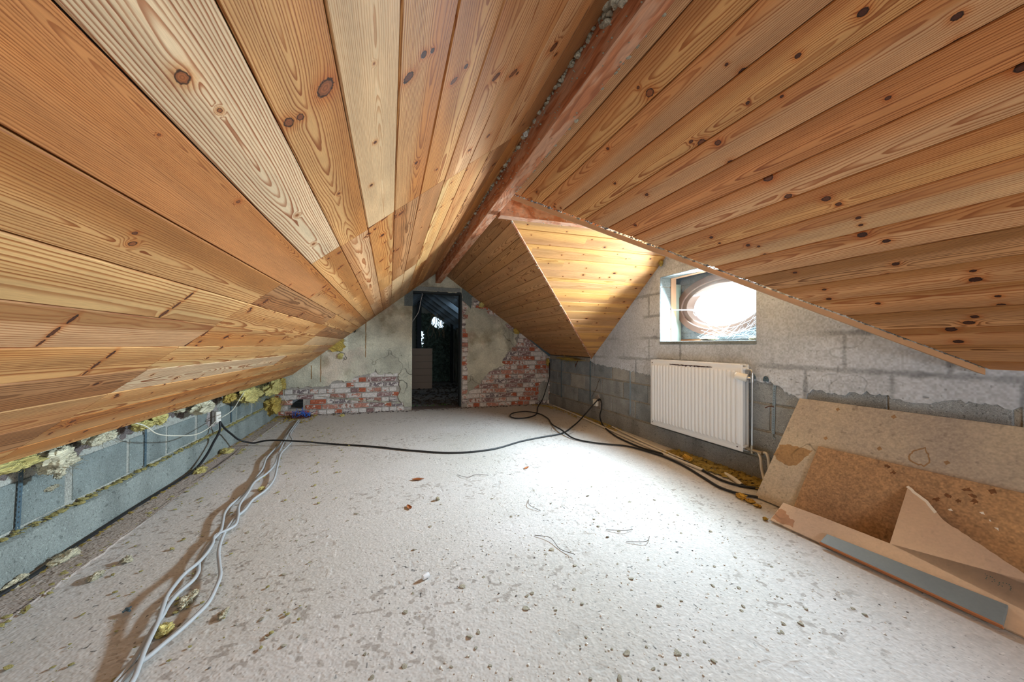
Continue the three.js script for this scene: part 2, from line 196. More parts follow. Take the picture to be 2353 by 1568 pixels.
M.floor = new THREE.MeshStandardMaterial({ map: floorMap, bumpMap: floorBump, bumpScale: 0.0042, roughness: 0.95 });
M.floorEdge = new THREE.MeshStandardMaterial({ map: floorMap, color: 0xe8dcd6, bumpMap: floorBump, bumpScale: 0.01, roughness: 0.95 });
{
  const f = struct('floor', 'dusty bare concrete screed floor of the attic', 'floor');
  obj('screed', uvBox(box(-1.7, 2.95, -0.15, 0, -6.3, 3.0), 1 / 2.6), M.floor, f);
  const crack = [[-1.25, 3.0], [-1.27, 0], [-1.308, -1.844], [-1.298, -2.046], [-1.289, -2.311], [-1.306, -2.663], [-1.338, -3.218], [-1.322, -3.835], [-1.359, -4.358], [-1.33, -5.273], [-1.34, -6.02]];
  const P = [...crack, [-1.62, -6.02], [-1.62, 3.0]];
  const rag = ragged(crack.map(([x, z]) => [x, z]).concat([[-1.34, -6.021]]), 0.05, 0.012, 5).filter(([x, z]) => z > -6.03 && z < 3.01);
  const g = new THREE.ExtrudeGeometry(shapeOf([...rag.slice(0, -1), [-1.34, -6.02], [-1.62, -6.02], [-1.62, 3.0]].map(([x, z]) => [x, -z])), { depth: 0.006, bevelEnabled: true, bevelSize: 0.002, bevelThickness: 0.002, bevelSegments: 1 }).rotateX(-Math.PI / 2);
  obj('edge_strip', uvBox(g, 1 / 2.6, 0.3, 0.2), M.floorEdge, f);
}

// ------------------------------------------------------------------ plank ceilings
const kL = 0.7825, cL = 0.5904, kR = 0.6542, cR = 1.6157;
const yL = (X) => 1 + cL + kL * X, yR = (X) => 1 + cR - kR * X, yFar = (X) => 2.075 - 0.715 * (X - 0.875), yG = (z) => 2.235 + 0.735 * (z + 2.66);
function frame(O, A, C) { const a = V(A).normalize(), c = V(C).normalize(), n = c.clone().cross(a); if (n.y > 0) n.negate(); return { O: V(O), A: a, C: c, N: n, flip: c.clone().cross(a).dot(n) < 0 }; }
function plank(parent, F, s0, s1, a00, a01, a10, a11, strip, uo, dir = 1, tilt = 0) {
  // across from s0 to s1; along from a00 to a01 at the s0 edge and from a10 to a11 at the s1 edge
  const L = (k, t) => (k === 0 ? mix(a00, a10, t) : mix(a01, a11, t)), w = s1 - s0, c = 0.0042, e = 0.0012, at = (s, a, d) => F.O.clone().addScaledVector(F.C, s).addScaledVector(F.A, a).addScaledVector(F.N, -d);
  const lines = [[s0 + e, 0.012], [s0 + e, 0.0042], [s0 + c, 0], [s1 - c, 0], [s1 - e, 0.0042], [s1 - e, 0.012]].map(([s, d]) => [s, d + tilt * (s - s0)]);
  const pos = [], uv = [], g0 = 0.0012, sh = Math.floor(strip / ROWS), sv = strip % ROWS;
  const vert = ([s, d], k) => { const t = (s - s0) / w, a = L(k, t) + (k ? -g0 : g0) * Math.sign(L(1, t) - L(0, t)); const p = at(s, a, d); return [p.x, p.y, p.z, (dir * a + uo) / LONG, (sv + 0.02 + 0.96 * t * Math.min(1, w / WIDE)) / ROWS]; };
  const tri = (...vs) => { if (F.flip) vs = [vs[0], vs[2], vs[1]]; for (const v of vs) { pos.push(v[0], v[1], v[2]); uv.push(v[3], v[4]); } };
  for (let i = 0; i < 5; i++) { const A = vert(lines[i], 0), B = vert(lines[i + 1], 0), C = vert(lines[i + 1], 1), D = vert(lines[i], 1); tri(A, B, C); tri(A, C, D); }
  for (const k of [0, 1]) { const q = lines.map((l) => vert(l, k)), f = (a, b, c2) => (k ? tri(q[a], q[b], q[c2]) : tri(q[a], q[c2], q[b])); f(0, 1, 5); f(1, 4, 5); f(1, 2, 4); f(2, 3, 4); }
  const g = new THREE.BufferGeometry(); g.setAttribute('position', new THREE.Float32BufferAttribute(pos, 3)); g.setAttribute('uv', new THREE.Float32BufferAttribute(uv, 2)); g.computeVertexNormals();
  return obj('plank', g, WOOD[sh], parent);
}
function deck(parent, pts, N, t = 0.08, off = 0.0135) {        // the dark boarding behind a lining
  const n = V(N).normalize(), P = pts.map(V), pos = [], q = [off, off + t].map((d) => P.map((p) => p.clone().addScaledVector(n, -d)));
  const tri = (...v) => v.forEach((p) => pos.push(p.x, p.y, p.z)), m = P.length;
  for (let i = 1; i < m - 1; i++) { tri(q[0][0], q[0][i], q[0][i + 1]); tri(q[1][0], q[1][i + 1], q[1][i]); }
  for (let i = 0; i < m; i++) { const j = (i + 1) % m; tri(q[0][i], q[1][i], q[1][j]); tri(q[0][i], q[1][j], q[0][j]); }
  const g = new THREE.BufferGeometry(); g.setAttribute('position', new THREE.Float32BufferAttribute(pos, 3)); g.computeVertexNormals(); return obj('roof_deck', g, M.dark, parent);
}
const pr = rng(12);
{ // left slope
  const c = struct('ceiling_left', 'sloping left ceiling lined with varnished knotty pine planks', 'ceiling'), k = Math.hypot(1, kL), dx = 0.11218, x0 = 0.46469, F = frame([x0, yL(x0), 0], [0, 0, -1], [-1, -kL, 0]);
  for (let n = -2; n <= 15; n++) {
    const s0 = n * dx * k, s1 = (n === 15 ? (x0 + 1.306) / dx : n + 1) * dx * k, j1 = n === 5 ? 1.8 : n === 7 ? 2.35 : 1.79 + (pr() - 0.5) * 0.04, j2 = 3.5 + pr() * 1.6;
    const tilt = (pr() - 0.5) * 0.012, far = [0, 2, 3, 5, 6, 9, 10, 12, 13, 14, 15, 16, 17, 7, 11, 4], seg = [[-2.9, j1, n + 2, -0.3], [j1, j2, far[Math.floor(pr() * 16)], 1.5 - j1], [j2, 6.02, far[Math.floor(pr() * 16)], 1.45 - j2 + pr() * 0.2]];
    if (n === 12) seg[1][2] = 8;                               // the pale board spliced in low on the slope
    for (const [a, b, st, uo] of seg) plank(c, F, s0, s1, a, b, a, b, st, uo, 1, tilt);
  }
  deck(c, [[0.72, yL(0.72), 2.9], [0.72, yL(0.72), -6.2], [-1.32, yL(-1.32), -6.2], [-1.32, yL(-1.32), 2.9]], [kL, -1, 0]);
  obj('roof_deck', bar([-1.29, yL(-1.29) + 0.06, 2.9], [-1.62, yL(-1.62) + 0.16, 2.9], 0.01, 0.01), M.dark, c);
  const eave = new THREE.BoxGeometry(0.5, 0.05, 9.1).rotateZ(Math.atan(kL)).translate(-1.53, yL(-1.53) + 0.16, -1.65); obj('roof_deck', eave, M.dark, c);
}
const NV = (X) => -2.66 + 0.864 * (X - 0.68), FV = (X) => -2.66 - (2.235 - yFar(X)) / 0.735;   // z of the near and far valley
{ // near right slope
  const c = struct('ceiling_right', 'near right ceiling slope of long knotty pine planks ending at the valley', 'ceiling'), k = Math.hypot(1, kR), dx = 0.11343, x0 = 0.97974, F = frame([x0, yR(x0), 0], [0, 0, -1], [1, -kR, 0]);
  for (let n = -2; n <= 14; n++) { const s0 = n * dx * k, X0 = x0 + n * dx, X1 = Math.min(x0 + (n + 1) * dx, 2.66), s1 = (X1 - x0) * k; plank(c, F, s0, s1, -2.9, -NV(X0), -2.9, -NV(X1), 18 + n + 2, -0.3, 1, (pr() - 0.5) * 0.02); }
  deck(c, [[0.7, yR(0.7), 2.9], [0.7, yR(0.7), NV(0.7) + 0.03], [2.75, yR(2.75), NV(2.75) + 0.03], [2.75, yR(2.75), 2.9]], [-kR, -1, 0], 0.06);
}
{ // far right slope
  const c = struct('ceiling_rear', 'pine plank slope beyond the gable recess, boards toned dark brown for its shade', 'ceiling'), k = Math.hypot(1, 0.715), dx = 0.1155, x0 = 0.72, F = frame([x0, yFar(x0), 0], [0, 0, -1], [1, -0.715, 0]);
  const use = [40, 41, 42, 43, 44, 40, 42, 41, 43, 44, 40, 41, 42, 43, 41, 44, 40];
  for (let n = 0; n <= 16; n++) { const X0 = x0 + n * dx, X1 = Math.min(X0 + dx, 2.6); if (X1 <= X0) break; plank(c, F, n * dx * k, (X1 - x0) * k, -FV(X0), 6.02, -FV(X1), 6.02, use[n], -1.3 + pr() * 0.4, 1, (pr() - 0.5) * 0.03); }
  deck(c, [[0.7, yFar(0.7), -2.72], [0.7, yFar(0.7), -6.2], [2.66, yFar(2.66), -6.2], [2.66, yFar(2.66), FV(2.66) - 0.02]], [-0.715, -1, 0], 0.05);
}
{ // far side of the gable recess, lit by the oval window
  const c = struct('ceiling_gable', 'bright yellow pine triangle of the gable recess beside the oval window', 'ceiling'), k = Math.hypot(1, 0.735), dz = 0.1155, F = frame([0, yG(-2.66), -2.66], [1, 0, 0], [0, -0.735, -1]);
  const XV = (z) => { let lo = 0.6, hi = 2.7; for (let i = 0; i < 40; i++) { const m = (lo + hi) / 2; FV(m) > z ? lo = m : hi = m; } return lo; };
  for (let n = 0; n < 17; n++) { const z0 = -2.66 - n * dz, z1 = Math.max(z0 - dz, -4.61); if (z1 >= z0) break; plank(c, F, n * dz * k, (-2.66 - z1) * k, XV(z0), 2.63, XV(z1), 2.63, 35 + ((n * 3) % 5), pr() * 2, 1, (pr() - 0.5) * 0.01); }
  deck(c, [[XV(-2.66), yG(-2.66), -2.66], [2.66, yG(-2.66), -2.66], [2.66, yG(-4.61), -4.61]], [0, -1, 0.735], 0.05);
  const d = struct('ceiling_gable', 'near pine slope of the gable recess above the oval window', 'ceiling'), A = V([0.68, 2.19, -2.66]), B = V([2.63, 2.235, -2.66]), C = V([2.63, 0.9, -0.975]);
  const F2 = frame(A.toArray(), B.clone().sub(A).toArray(), (() => { const a = B.clone().sub(A).normalize(), cc = C.clone().sub(A); return cc.addScaledVector(a, -cc.dot(a)).toArray(); })()), S = C.clone().sub(A).dot(F2.C), aB = B.clone().sub(A).length(), aC = C.clone().sub(A).dot(F2.A);
  for (let n = 0; n * 0.1425 < S - 0.01; n++) { const s0 = n * 0.1425, s1 = Math.min(s0 + 0.1425, S); plank(d, F2, s0, s1, aC * s0 / S, mix(aB, aC, s0 / S) + 0.0001, aC * s1 / S, mix(aB, aC, s1 / S) + 0.0002, 35 + (n % 5), pr() * 2); }
  deck(d, [A.toArray(), B.toArray(), C.toArray()], F2.N.toArray(), 0.05);
}
// ridge beam, cross beam and the battens along the valleys
function crumbs(list, mat, name, parent, seed, s0 = 0.006, s1 = 0.014) {  // lumps of dried foam or grit, one merged part
  const r = rng(seed), gs = list.map(([x, y, z, k = 1]) => { const q = (s0 + (s1 - s0) * r() * r()) * k, g = new THREE.IcosahedronGeometry(q, 1), p = g.attributes.position; for (let i = 0; i < p.count; i++) { const f = 1 + 0.5 * n3(p.getX(i) * 160 + x * 99, p.getY(i) * 160, p.getZ(i) * 160 + z * 77); p.setXYZ(i, p.getX(i) * f * 1.2, p.getY(i) * f * 0.8, p.getZ(i) * f * 1.3); } g.computeVertexNormals(); return g.rotateY(r() * 6).translate(x, y, z); });
  const m = obj(name, gs, mat, parent); m.userData.kind = 'stuff'; return m;
}
const along = (a, b, n, seed, spread) => { const r = rng(seed), out = []; for (let i = 0; i < n; i++) { const t = r(); out.push([0, 1, 2].map((k) => mix(a[k], b[k], t) + (r() - 0.5) * spread[k])); } return out; };
{
  const t = thing('ridge_beam', 'heavy reddish timber ridge beam running down the apex of the roof', 'beam', [0, 0, 0]);
  const g = box(-0.041, 0.041, -0.11, 0.11, -2.95, 6.02).rotateY(0); const uvb = uvBox(g, 0.6); 
  const beamG = new RoundedBoxGeometry(0.082, 0.24, 8.97, 2, 0.006).translate(0.716, 2.09, -1.535); const bg = beamG.toNonIndexed(), p = bg.attributes.position, nn = bg.attributes.normal, uv = new Float32Array(p.count * 2);
  for (let i = 0; i < p.count; i++) { uv[i * 2] = p.getZ(i) * 0.55; uv[i * 2 + 1] = Math.abs(nn.getY(i)) > 0.6 ? p.getX(i) * 3.2 : p.getY(i) * 3.2; }
  bg.setAttribute('uv', new THREE.BufferAttribute(uv, 2)); obj('timber', bg, M.beam, t);
  const r = rng(4), list = []; for (let i = 0; i < 230; i++) { const z = -0.85 - r() * r() * 4.4; list.push([0.672 + (r() - 0.5) * 0.012, 2.118 + (r() - 0.5) * 0.02 - r() * r() * 0.03, z, r() < 0.12 ? 1.7 : 0.8]); }
  for (let i = 0; i < 150; i++) list.push([0.673, 1.975 + r() * 0.14, -0.8 - r() * 3.6, 0.32]);
  for (let i = 0; i < 60; i++) list.push([0.68 + r() * 0.08, 1.969, -0.85 - r() * 3.2, 0.3]);
  for (let i = 0; i < 30; i++) list.push([0.758, 1.972, -0.85 - r() * 1.6, 0.6]);
  for (let i = 0; i < 14; i++) list.push([0.67, 2.1 - i * 0.004, -0.98 - r() * 0.14, 1.5]);
  crumbs(list, M.foamCream, 'foam_crumb', t, 9).userData.label = 'cream crumbs of dried foam';
  const c = thing('cross_beam', 'short reddish timber beam crossing to the gable at the ridge', 'beam', [0, 0, 0]);
  obj('timber', uvBox(box(0.757, 2.64, 1.945, 2.2, -2.71, -2.635, 0.004), 1.2, 0.3, 0.2), M.beam, c);
  crumbs(along([0.78, 1.95, -2.632], [1.5, 1.95, -2.632], 26, 21, [0, 0.1, 0.004]), M.foamCream, 'foam_crumb', c, 22, 0.002, 0.006);
  const v = struct('trim_1', 'long sawn batten edging the near ceiling slope above the window wall', 'batten');
  const P0 = [0.80, yR(0.80) - 0.018, NV(0.80) - 0.028], P1 = [2.64, yR(2.64) - 0.008, NV(2.64) - 0.028];
  obj('timber', uvBox(bar(P0, P1, 0.02, 0.026), 2, 0.1, 0.3), M.batten, v);
  const off = (p, y, z) => [p[0], p[1] + y, p[2] + z];
  crumbs(along(off(P0, 0.016, 0.012), off(P1, 0.016, 0.012), 170, 31, [0.006, 0.006, 0.012]), M.foamCream, 'foam_crumb', v, 32, 0.003, 0.009);
  crumbs(along(off(P0, 0.016, 0.016), off(P1, 0.016, 0.016), 160, 33, [0.006, 0.006, 0.012]), M.pebble, 'dirt_crumb', v, 34, 0.003, 0.009);
  const w = struct('trim_2', 'thin sawn batten along the valley between dark slope and yellow slope', 'batten');
  const Q0 = [0.93, yFar(0.93) - 0.006, FV(0.93)], Q1 = [2.6, yFar(2.6) - 0.006, FV(2.6)]; obj('timber', uvBox(bar(Q0, Q1, 0.014, 0.012), 2, 0.5, 0.1), M.beam, w);
  crumbs(along(off(Q0, -0.006, 0), off(Q1, -0.006, 0), 60, 35, [0.012, 0.008, 0.012]), M.foamCream, 'foam_crumb', w, 36, 0.003, 0.008);
}

// ------------------------------------------------------------------ right wall with the window
const XW = 2.631;
const skimMap = tex(1024, 1024, (u, v, o) => {                 // a thin skim over 455 x 200 mm blocks; the sheet is 1.82 m x 1.6 m
  const x = u * 1.82, y = v * 1.6, row = Math.floor(y / 0.2), jy = Math.abs(y / 0.2 - Math.round(y / 0.2)) * 0.2, xs = x + (row % 2) * 0.2275, jx = Math.abs(xs / 0.455 - Math.round(xs / 0.455)) * 0.455, wob = 0.006 * p2(u * 30, v * 30, 30, 30, 2);
  const joint = Math.max(1 - sst(0.004, 0.022, jy + wob), 1 - sst(0.004, 0.02, jx + wob)) * sst(-0.55, 0.25, p2(u * 7, v * 7, 7, 7, 6));
  const a = fbmP(u, v, 5, 5, 8), b = p2(u * 200, v * 200, 200, 200, 9), spots = sst(0.75, 0.95, p2(u * 110, v * 110, 110, 110, 10)); const smear = sst(0.1, 0.6, fbmP(u, v * 1, 12, 3, 14));
  const crk = (1 - sst(0.003, 0.012, Math.abs(fbmP(u, v, 4, 4, 23)))) * sst(0, 0.3, p2(u * 3, v * 3, 3, 3, 24)), g = 0.73 + 0.07 * a + 0.06 * b - 0.17 * joint - 0.18 * spots * sst(0, 0.5, a + 0.2) + 0.04 * smear - 0.07 * crk; o[0] = g * 0.97; o[1] = g * 1.01; o[2] = g * 1.06;
});
M.skim = new THREE.MeshStandardMaterial({ map: skimMap, bumpMap: asData(skimMap), bumpScale: 0.007, roughness: 0.95 });
const onWall = (g, x) => g.rotateY(Math.PI / 2).translate(x, 0, 0);  // shape drawn in (-z, y), depth towards +x
const WIN = { z0: -3.21, z1: -2.145, y0: 1.045, y1: 1.70 };
const wallTop = (z) => (z < -2.66 ? 2.235 + 0.735 * (z + 2.66) : 2.235 - 0.792 * (z + 2.66));
{
  const w = struct('wall_right', 'right wall of grey concrete blocks under a thin grey cement skim', 'wall');
  // the core, with the window opening
  const top = [[6.2, 0.95], [4.66, 0.95], [2.66, 2.42], [0.9, 1.05], [-3, 1.05]], S = shapeOf([[-3, -0.1], [6.2, -0.1], ...top]);
  const hole = new THREE.Path([[-WIN.z0, WIN.y0], [-WIN.z0, WIN.y1], [-WIN.z1, WIN.y1], [-WIN.z1, WIN.y0]].map(([a, b]) => new THREE.Vector2(a, b))); S.holes.push(hole);
  obj('mortar_bed', uvBox(onWall(new THREE.ExtrudeGeometry(S, { depth: 0.11, bevelEnabled: false }), XW + 0.007), 1), M.mortar, w);
  // blocks of the bare lower courses
  const br = rng(8), cols = [M.blockDark, M.blockDark, M.blockMid, M.blockMid, M.blockPale];
  for (let r = 0; r < 3; r++) for (let i = -2; i < 14; i++) {
    const L = 0.455, z1 = -6.0 + 0.1 + i * L + (r % 2 ? 0.22 : 0) + (br() - 0.5) * 0.02, z0 = z1 + L - 0.016; let a = Math.max(z1, -6.015), b = Math.min(z0, -0.2); if (b - a < 0.05) { br(); continue; }
    const y0 = 0.184 + r * 0.2, y1 = y0 + 0.186, near = a > -2.4, m = near ? M.blockMid : r === 1 && i === 1 ? M.blockPale : cols[Math.floor(br() * cols.length * (a < -4.6 ? 0.6 : 1))];
    obj('block', uvBox(box(XW + (br() - 0.5) * 0.004, XW + 0.03, y0 + br() * 0.004, y1, a, b, 0.004), near ? 1.1 : 1.7, br() * 3, br() * 3), m, w);
  }
  obj('plinth', uvBox(box(XW - 0.012, XW + 0.05, -0.02, 0.168, -6.02, 3.0, 0.006), 1.1), M.plinthRight, w);
  // the skim, with a torn lower edge and the window cut out
  const edge = [[6.018, 0.80], [4.62, 0.80], [4.474, 0.747], [3.967, 0.73], [3.706, 0.711], [3.4, 0.689], [2.7, 0.70], [2.234, 0.717], [2.073, 0.745], [1.98, 0.72], [1.9, 0.67], [1.83, 0.64], [1.79, 0.655], [1.757, 0.72], [1.6, 0.705], [1.45, 0.735], [1.321, 0.72], [1.232, 0.71], [1.08, 0.735], [0.885, 0.73], [0.4, 0.74], [-2.9, 0.74]];
  const er = rng(6), torn = []; for (let i = 1; i < edge.length - 1; i++) { const [a0, b0] = edge[i], [a1, b1] = edge[i + 1], k = Math.max(1, Math.round(Math.hypot(a1 - a0, b1 - b0) / 0.018)); for (let q = 0; q < k; q++) torn.push([mix(a0, a1, q / k) + (er() - 0.5) * 0.01, mix(b0, b1, q / k) + (er() - 0.5) * 0.022]); }
  const SK = shapeOf([...torn, [-2.9, 0.74], [-2.9, 0.95], [0.9, 1.03], [2.66, 2.36], [4.63, 0.83]]); SK.holes.push(hole);
  obj('skim', uvBox(onWall(new THREE.ExtrudeGeometry(SK, { depth: 0.012, bevelEnabled: false }), XW - 0.006), 1 / 1.82, 0.11, 0.03), M.skim, w);
  // hairline cracks are grooves too fine to model; the outer leaf behind the cavity
  const O = shapeOf([[1.2, 0.6], [4.2, 0.6], [4.2, 1.5], [2.66, 2.42], [1.2, 1.5]]), oval = new THREE.Path(); oval.absellipse(2.72, 1.385, 0.50, 0.255, 0, Math.PI * 2); O.holes.push(oval);
  obj('outer_leaf', uvBox(onWall(new THREE.ExtrudeGeometry(O, { depth: 0.1, bevelEnabled: false, curveSegments: 48 }), 2.905), 1), M.outerLeaf, w);
  const or = rng(3); for (let r = 0; r < 10; r++) for (let i = 0; i < 2; i++) { const y = 1.0 + r * 0.07, z = -3.4 + i * 0.215 + (r % 2) * 0.1; const fits = Math.hypot((z + 0.1 + 2.72) / 0.64, (y + 0.03 - 1.385) / 0.33) > 1; if (fits) obj('brick', uvBox(box(2.899, 2.91, y, y + 0.062, z, z + 0.205, 0.003), 1.5, or(), or()), M.outerLeaf, w); }
  // reveal blocks and the wooden lining of the cavity
  for (const [a, b] of [[1.045, 1.17], [1.178, 1.375], [1.383, 1.60], [1.608, 1.70]]) obj('block', uvBox(box(XW - 0.004, XW + 0.122, a, b, WIN.z0 - 0.02, WIN.z0 + 0.004, 0.003), 1.2, a, 0), M.reveal, w);
  obj('reveal', uvBox(box(XW - 0.004, XW + 0.122, WIN.y1 - 0.004, WIN.y1 + 0.02, WIN.z0, WIN.z1, 0.003), 1), M.reveal, w);
  obj('reveal', uvBox(box(XW - 0.004, XW + 0.122, WIN.y0, WIN.y1, WIN.z1 - 0.004, WIN.z1 + 0.02, 0.003), 1), M.reveal, w);
  obj('window_sill', uvBox(box(XW - 0.011, 2.9, WIN.y0 - 0.03, WIN.y0, WIN.z0 - 0.004, WIN.z1 + 0.004, 0.004), 1), M.reveal, w);
}
{
  const w = struct('window_1', 'oval window in a brown ring frame, glaring white with daylight', 'window'), cz = -2.72, cy = 1.385;
  const post = new THREE.MeshStandardMaterial({ color: 0xc49c7c, roughness: 0.7 }), ring = new THREE.MeshStandardMaterial({ color: 0x6a5246, roughness: 0.6 }), ring2 = new THREE.MeshStandardMaterial({ color: 0x6e5a4e, roughness: 0.6 });
  obj('frame', uvBox(box(2.757, 2.823, WIN.y0, WIN.y1, WIN.z0 - 0.025, WIN.z0 + 0.006, 0.003), 2), post, w);
  obj('frame', uvBox(box(2.757, 2.823, WIN.y1 - 0.006, WIN.y1 + 0.025, WIN.z0, WIN.z1, 0.003), 2), post, w);
  obj('batten', box(2.828, 2.895, WIN.y0, WIN.y1 - 0.06, WIN.z0 - 0.03, WIN.z0 - 0.004, 0.003), new THREE.MeshStandardMaterial({ color: 0x8a9488, roughness: 0.9 }), w);
  const loop = (a0, b0, a1, b1, x, d, name, m) => { const s = new THREE.Shape(); s.absellipse(-cz, cy, a1, b1, 0, Math.PI * 2); const h = new THREE.Path(); h.absellipse(-cz, cy, a0, b0, 0, Math.PI * 2); s.holes.push(h); obj(name, onWall(new THREE.ExtrudeGeometry(s, { depth: d, bevelEnabled: true, bevelSize: 0.004, bevelThickness: 0.004, bevelSegments: 2, curveSegments: 64 }), x), m, w); };
  loop(0.47, 0.232, 0.535, 0.285, 2.872, 0.03, 'ring', ring); loop(0.415, 0.2, 0.48, 0.24, 2.892, 0.09, 'ring', ring2);
  const s = new THREE.Shape(); s.absellipse(-cz, cy, 0.42, 0.205, 0, Math.PI * 2);
  const glow = new THREE.MeshStandardMaterial({ color: 0xffffff, emissive: new THREE.Color(2.6, 2.8, 2.95), roughness: 0.4 });
  obj('pane', onWall(new THREE.ExtrudeGeometry(s, { depth: 0.006, bevelEnabled: false, curveSegments: 64 }), 2.995), glow, w).castShadow = false;
  const L = new THREE.RectAreaLight(DAY, OVAL_POWER, 0.64, 0.24); L.position.set(2.935, cy + 0.03, cz); L.lookAt(0, cy - 1.4, cz + 1.05); L.name = 'daylight'; scene.add(L);
}

// ------------------------------------------------------------------ left wall
{
  const w = struct('wall_left', 'low left knee wall of bluish grey concrete blocks on a ledge', 'wall');
  obj('mortar_bed', uvBox(box(-1.72, -1.524, -0.1, 0.62, -6.2, 3.0), 1), concrete(0xf2efe4, 0.004), w);
  const br = rng(9); let z = 1.0;
  for (let i = 0; z > -6.1; i++) { const L = 0.405 + (br() - 0.5) * 0.03, gap = i % 3 === 1 ? 0.05 : 0.028; obj('block', uvBox(box(-1.6, -1.52 + br() * 0.004, 0.2 + br() * 0.008, 0.405 + (br() - 0.5) * 0.012, Math.max(z - L, -6.02), z, 0.006), 1.3, br() * 3, br() * 3), br() < 0.3 ? M.blockTealPale : M.blockTeal, w); z -= L + gap; }
  const rub = []; const rr = rng(10); for (let q = 0.2; q > -6.0; q -= 0.05 + rr() * 0.05) { const s = 0.03 + rr() * 0.03, g = new THREE.IcosahedronGeometry(s, 2), p = g.attributes.position; for (let k = 0; k < p.count; k++) { const f = 1 + 0.35 * n3(p.getX(k) * 45 + q * 9, p.getY(k) * 45, p.getZ(k) * 45); p.setXYZ(k, p.getX(k) * f * 0.5, p.getY(k) * f * 0.75, p.getZ(k) * f * 1.5); } g.computeVertexNormals(); rub.push(g.translate(-1.535, 0.44 + rr() * 0.07, q)); }
  const rubble = obj('rubble', rub.map((g) => uvBox(g, 2)), M.rubble, w); rubble.userData.kind = 'stuff';
  // plinth with a sloping mortar ledge
  const prof = shapeOf([[-1.62, -0.02], [-1.468, -0.02], [-1.476, 0.155], [-1.488, 0.176], [-1.55, 0.206], [-1.62, 0.206]]), g = new THREE.ExtrudeGeometry(prof, { depth: 9.0, steps: 90, bevelEnabled: false }).translate(0, 0, -6.02), p = g.attributes.position;
  for (let i = 0; i < p.count; i++) if (p.getX(i) > -1.6 && p.getY(i) > 0.1) p.setXYZ(i, p.getX(i) + 0.008 * n2(p.getZ(i) * 4, 1), p.getY(i) + 0.008 * n2(p.getZ(i) * 5, 3), p.getZ(i));
  const pg = uvBox(g, 1.1); pg.computeVertexNormals(); obj('plinth', pg, M.plinthLeft, w);
}

// ------------------------------------------------------------------ back wall
const ZB = -6.018;
const DOOR = { x0: 0.328, x1: 1.098, y0: 0.02, y1: 1.842 };
const roofLine = (x) => (x < 0.70 ? yL(x) : yFar(x)) + 0.06;
const LEFT_BARE = [[-1.53, 0.323], [-1.477, 0.374], [-1.345, 0.387], [-1.204, 0.392], [-1.077, 0.406], [-0.963, 0.389], [-0.841, 0.399], [-0.783, 0.47], [-0.548, 0.464], [-0.488, 0.536], [-0.402, 0.539], [-0.254, 0.569], [-0.193, 0.634], [-0.165, 0.567], [0.114, 0.562], [0.152, 0.466], [0.134, 0.399], [0.162, 0.302], [0.126, 0.189], [0.173, 0.111], [0.21, -0.03], [-1.6, -0.03]];
const RIGHT_BARE = [[1.098, 0.15], [1.171, 0.181], [1.246, 0.266], [1.412, 0.387], [1.438, 0.437], [1.516, 0.537], [1.713, 0.636], [1.82, 0.673], [1.766, 0.712], [1.833, 0.841], [1.928, 0.931], [2.037, 1.023], [1.982, 1.1], [2.036, 1.179], [1.899, 1.255], [1.817, 1.332], [1.926, 1.36], [2.063, 1.34], [2.3, 1.2], [2.7, 0.9], [2.7, -0.03], [1.098, -0.03]];
const TOP_BARE = [[1.25, 1.86], [1.36, 1.86], [1.62, 1.64], [1.85, 1.47], [1.736, 1.45], [1.577, 1.48], [1.511, 1.529], [1.484, 1.592], [1.264, 1.591]];
const JAMB_BARE = [[1.098, 1.72], [1.17, 1.7], [1.16, 1.3], [1.2, 1.043], [1.185, 0.668], [1.2, 0.292], [1.22, 0.18], [1.098, 0.15]];
const backMap = tex(1024, 1024, (u, v, o) => {                 // old lime plaster, 2 m square
  const a = fbmP(u, v, 3, 5, 5), b = fbmP(u, v, 12, 4, 6), c = p2(u * 180, v * 180, 180, 180, 7), crackF = Math.abs(fbmP(u, v, 5, 4, 11)), crack = (1 - sst(0.004, 0.016, crackF)) * sst(-0.2, 0.25, p2(u * 4, v * 4, 4, 4, 12)) + 0.5 * (1 - sst(0.003, 0.02, Math.abs(fbmP(u, v, 9, 3, 51)))) * sst(0.1, 0.5, p2(u * 3, v * 3, 3, 3, 52)), pink = sst(0.05, 0.5, fbmP(u, v, 5, 5, 15)) * 0.45, streak = sst(0.25, 0.7, p2(u * 60, v * 4, 60, 4, 17)) * sst(0, 0.5, p2(u * 3, v * 3, 3, 3, 18)), stain = sst(0.2, 0.5, fbmP(u, v, 6, 4, 19));
  const dirt = sst(0.05, 0.4, fbmP(u, v, 8, 5, 71)) * sst(-0.2, 0.4, p2(u * 3, v * 3, 3, 3, 72)), g = 0.74 + 0.15 * a + 0.12 * b + 0.04 * c - 0.34 * crack - 0.12 * stain + 0.07 * streak - 0.14 * dirt; o[0] = g * mix(1.0, 1.02, pink); o[1] = g * mix(0.985, 0.9, pink) * (1 - 0.03 * dirt); o[2] = g * mix(0.89, 0.83, pink) * (1 - 0.08 * dirt);
});
M.plaster = new THREE.MeshStandardMaterial({ map: backMap, bumpMap: asData(backMap), bumpScale: 0.02, roughness: 0.95 });
